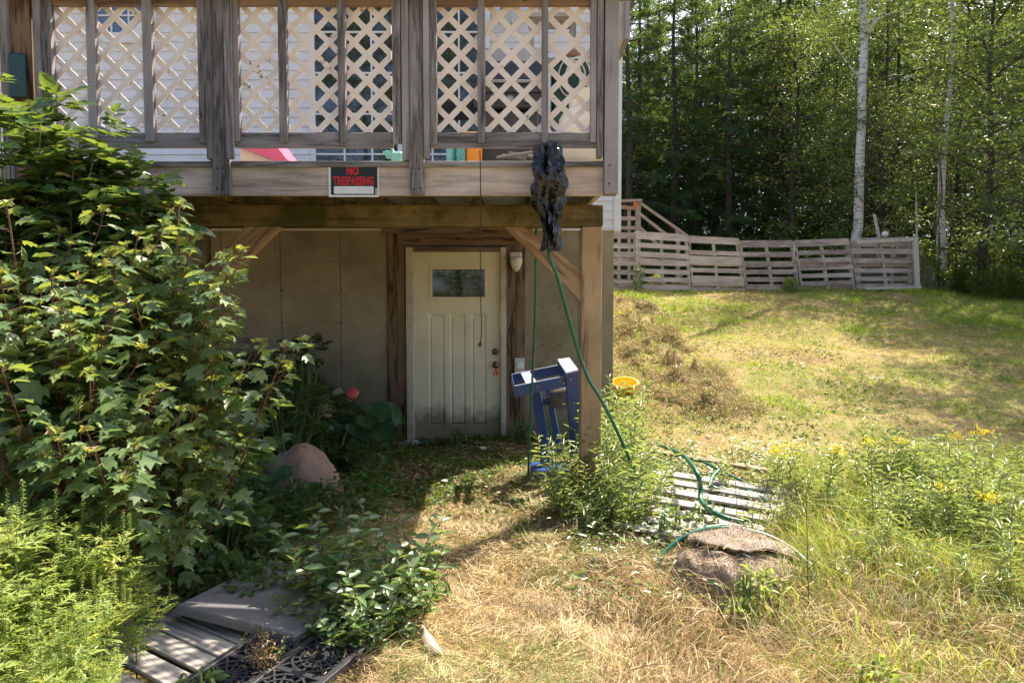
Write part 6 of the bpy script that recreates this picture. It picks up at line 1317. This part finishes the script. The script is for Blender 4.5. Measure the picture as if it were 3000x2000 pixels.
slim_birch([(2765,870),(2763,700),(2760,600),(2770,400),(2785,230),(2790,100),(2785,-60)],16.6,.07,'slender pale birch right of the fence end',1)
slim_birch([(2742,870),(2744,760),(2748,600),(2752,420)],16.9,.03,'thin pale birch pole just left of the slender birch',2,crown=False)
slim_birch([(2806,860),(2800,740),(2785,610),(2776,480)],16.2,.028,'thin reddish sapling pole leaning behind the slender birch',3,'stem_red',crown=False)
slim_birch([(2690,860),(2686,700),(2684,560)],16.8,.03,'thin pale pole at the right corner of the wire pen',4,crown=False)
slim_birch([(2740,690),(2760,560),(2745,420),(2735,300),(2750,200)],14.8,.02,'bright leafed young poplar in front of the wood on the right',9,'stem_brown')
# undergrowth
ZG=g1(0,0)
us=[(x,y,s) for x,y,s in ((2.6,19.3,.9),(4.2,19.6,1.),(5.8,19.4,.8),(7.3,19.7,1.),(8.8,18.8,.9),(10.2,17.6,1.),(11.2,16.3,.9),(11.9,14.9,1.),(12.3,13.2,.9),(10.3,16.2,.5),(6.5,21,1.3),(9.6,20.6,1.2),(12.6,18.7,1.1),(13.6,15.6,1.2),(3.4,21,1.3),(11.2,19.6,1.),(10.6,14.8,.55),(14.6,18,1.1),(13.2,22.8,1.3),(5,22.8,1.2),(8.2,22.6,1.2),(16.4,21.5,1.3))]
for i,(x,y,s) in enumerate(us):
    Mx=Matrix.Translation((x,y,g1(x,y)-.05))@Matrix.Rotation(i*1.7,4,'Z')@Matrix.Scale(s,4); o=ub[i%3]
    if i<3: o.matrix_basis=Mx; W[o.name]=Mx
    else: copy_tree(o,Mx)
def far_wood():
    lm=LM(); n=85000; x=rng.uniform(-8,42,n); y=rng.uniform(32,48,n); z=1.2+rng.random(n)*(12+8*vn(x,y,3.5)+3*sst(8,16,x)); D=rdir(n,-.6,.2); lm.add('spray',np.stack([x,y,z],1),D,ups(n,.4),rng.uniform(.5,1.05,n),rng.beta(2,2.2,n)); tag(lm.build('distant_wood',M['dark_needle']),kind='stuff')
    lm=LM(); n=60000; x=rng.uniform(-6,34,n); y=rng.uniform(24,38,n); c=vn(x,y,1.6,1); z=1.3+rng.random(n)*(1.5+6.5*c*c); lm.add('oval',np.stack([x,y,z],1),rdir(n,-.8,.3),ups(n,.7),rng.uniform(.12,.26,n),rng.beta(2,2.2,n),wid=.2); tag(lm.build('wood_understory',M['under']),kind='stuff')
far_wood()
# ------------------------------------------------------------------ light
SX,SY,EL=.669,.743,51.0
w=bpy.data.worlds.new('World'); S.world=w; w.use_nodes=True; nt=w.node_tree; bg=nt.nodes['Background']; sky=nt.nodes.new('ShaderNodeTexSky'); sky.sky_type='NISHITA'; sky.sun_disc=False
az=math.atan2(SX,SY); sky.sun_elevation=R(EL); sky.sun_rotation=az; sky.dust_density=3.0; sky.air_density=.75; sky.ozone_density=.7
nt.links.new(sky.outputs[0],bg.inputs[0]); bg.inputs[1].default_value=.15
sd_=bpy.data.lights.new('sun','SUN'); sd_.energy=5.0; sd_.angle=R(.5); sd_.color=(1,.885,.71); so_=bpy.data.objects.new('sun',sd_); COL.objects.link(so_)
dv=Vector((SX*math.cos(R(EL)),SY*math.cos(R(EL)),math.sin(R(EL)))); so_.rotation_euler=dv.to_track_quat('Z','Y').to_euler(); so_.location=(10,10,14)
S.view_settings.view_transform='Standard'; S.view_settings.look='None'; S.view_settings.gamma=1; S.view_settings.exposure=1.38
S.render.engine='CYCLES'
try: S.cycles.max_bounces=8; S.cycles.diffuse_bounces=5; S.cycles.transparent_max_bounces=4
except Exception: pass
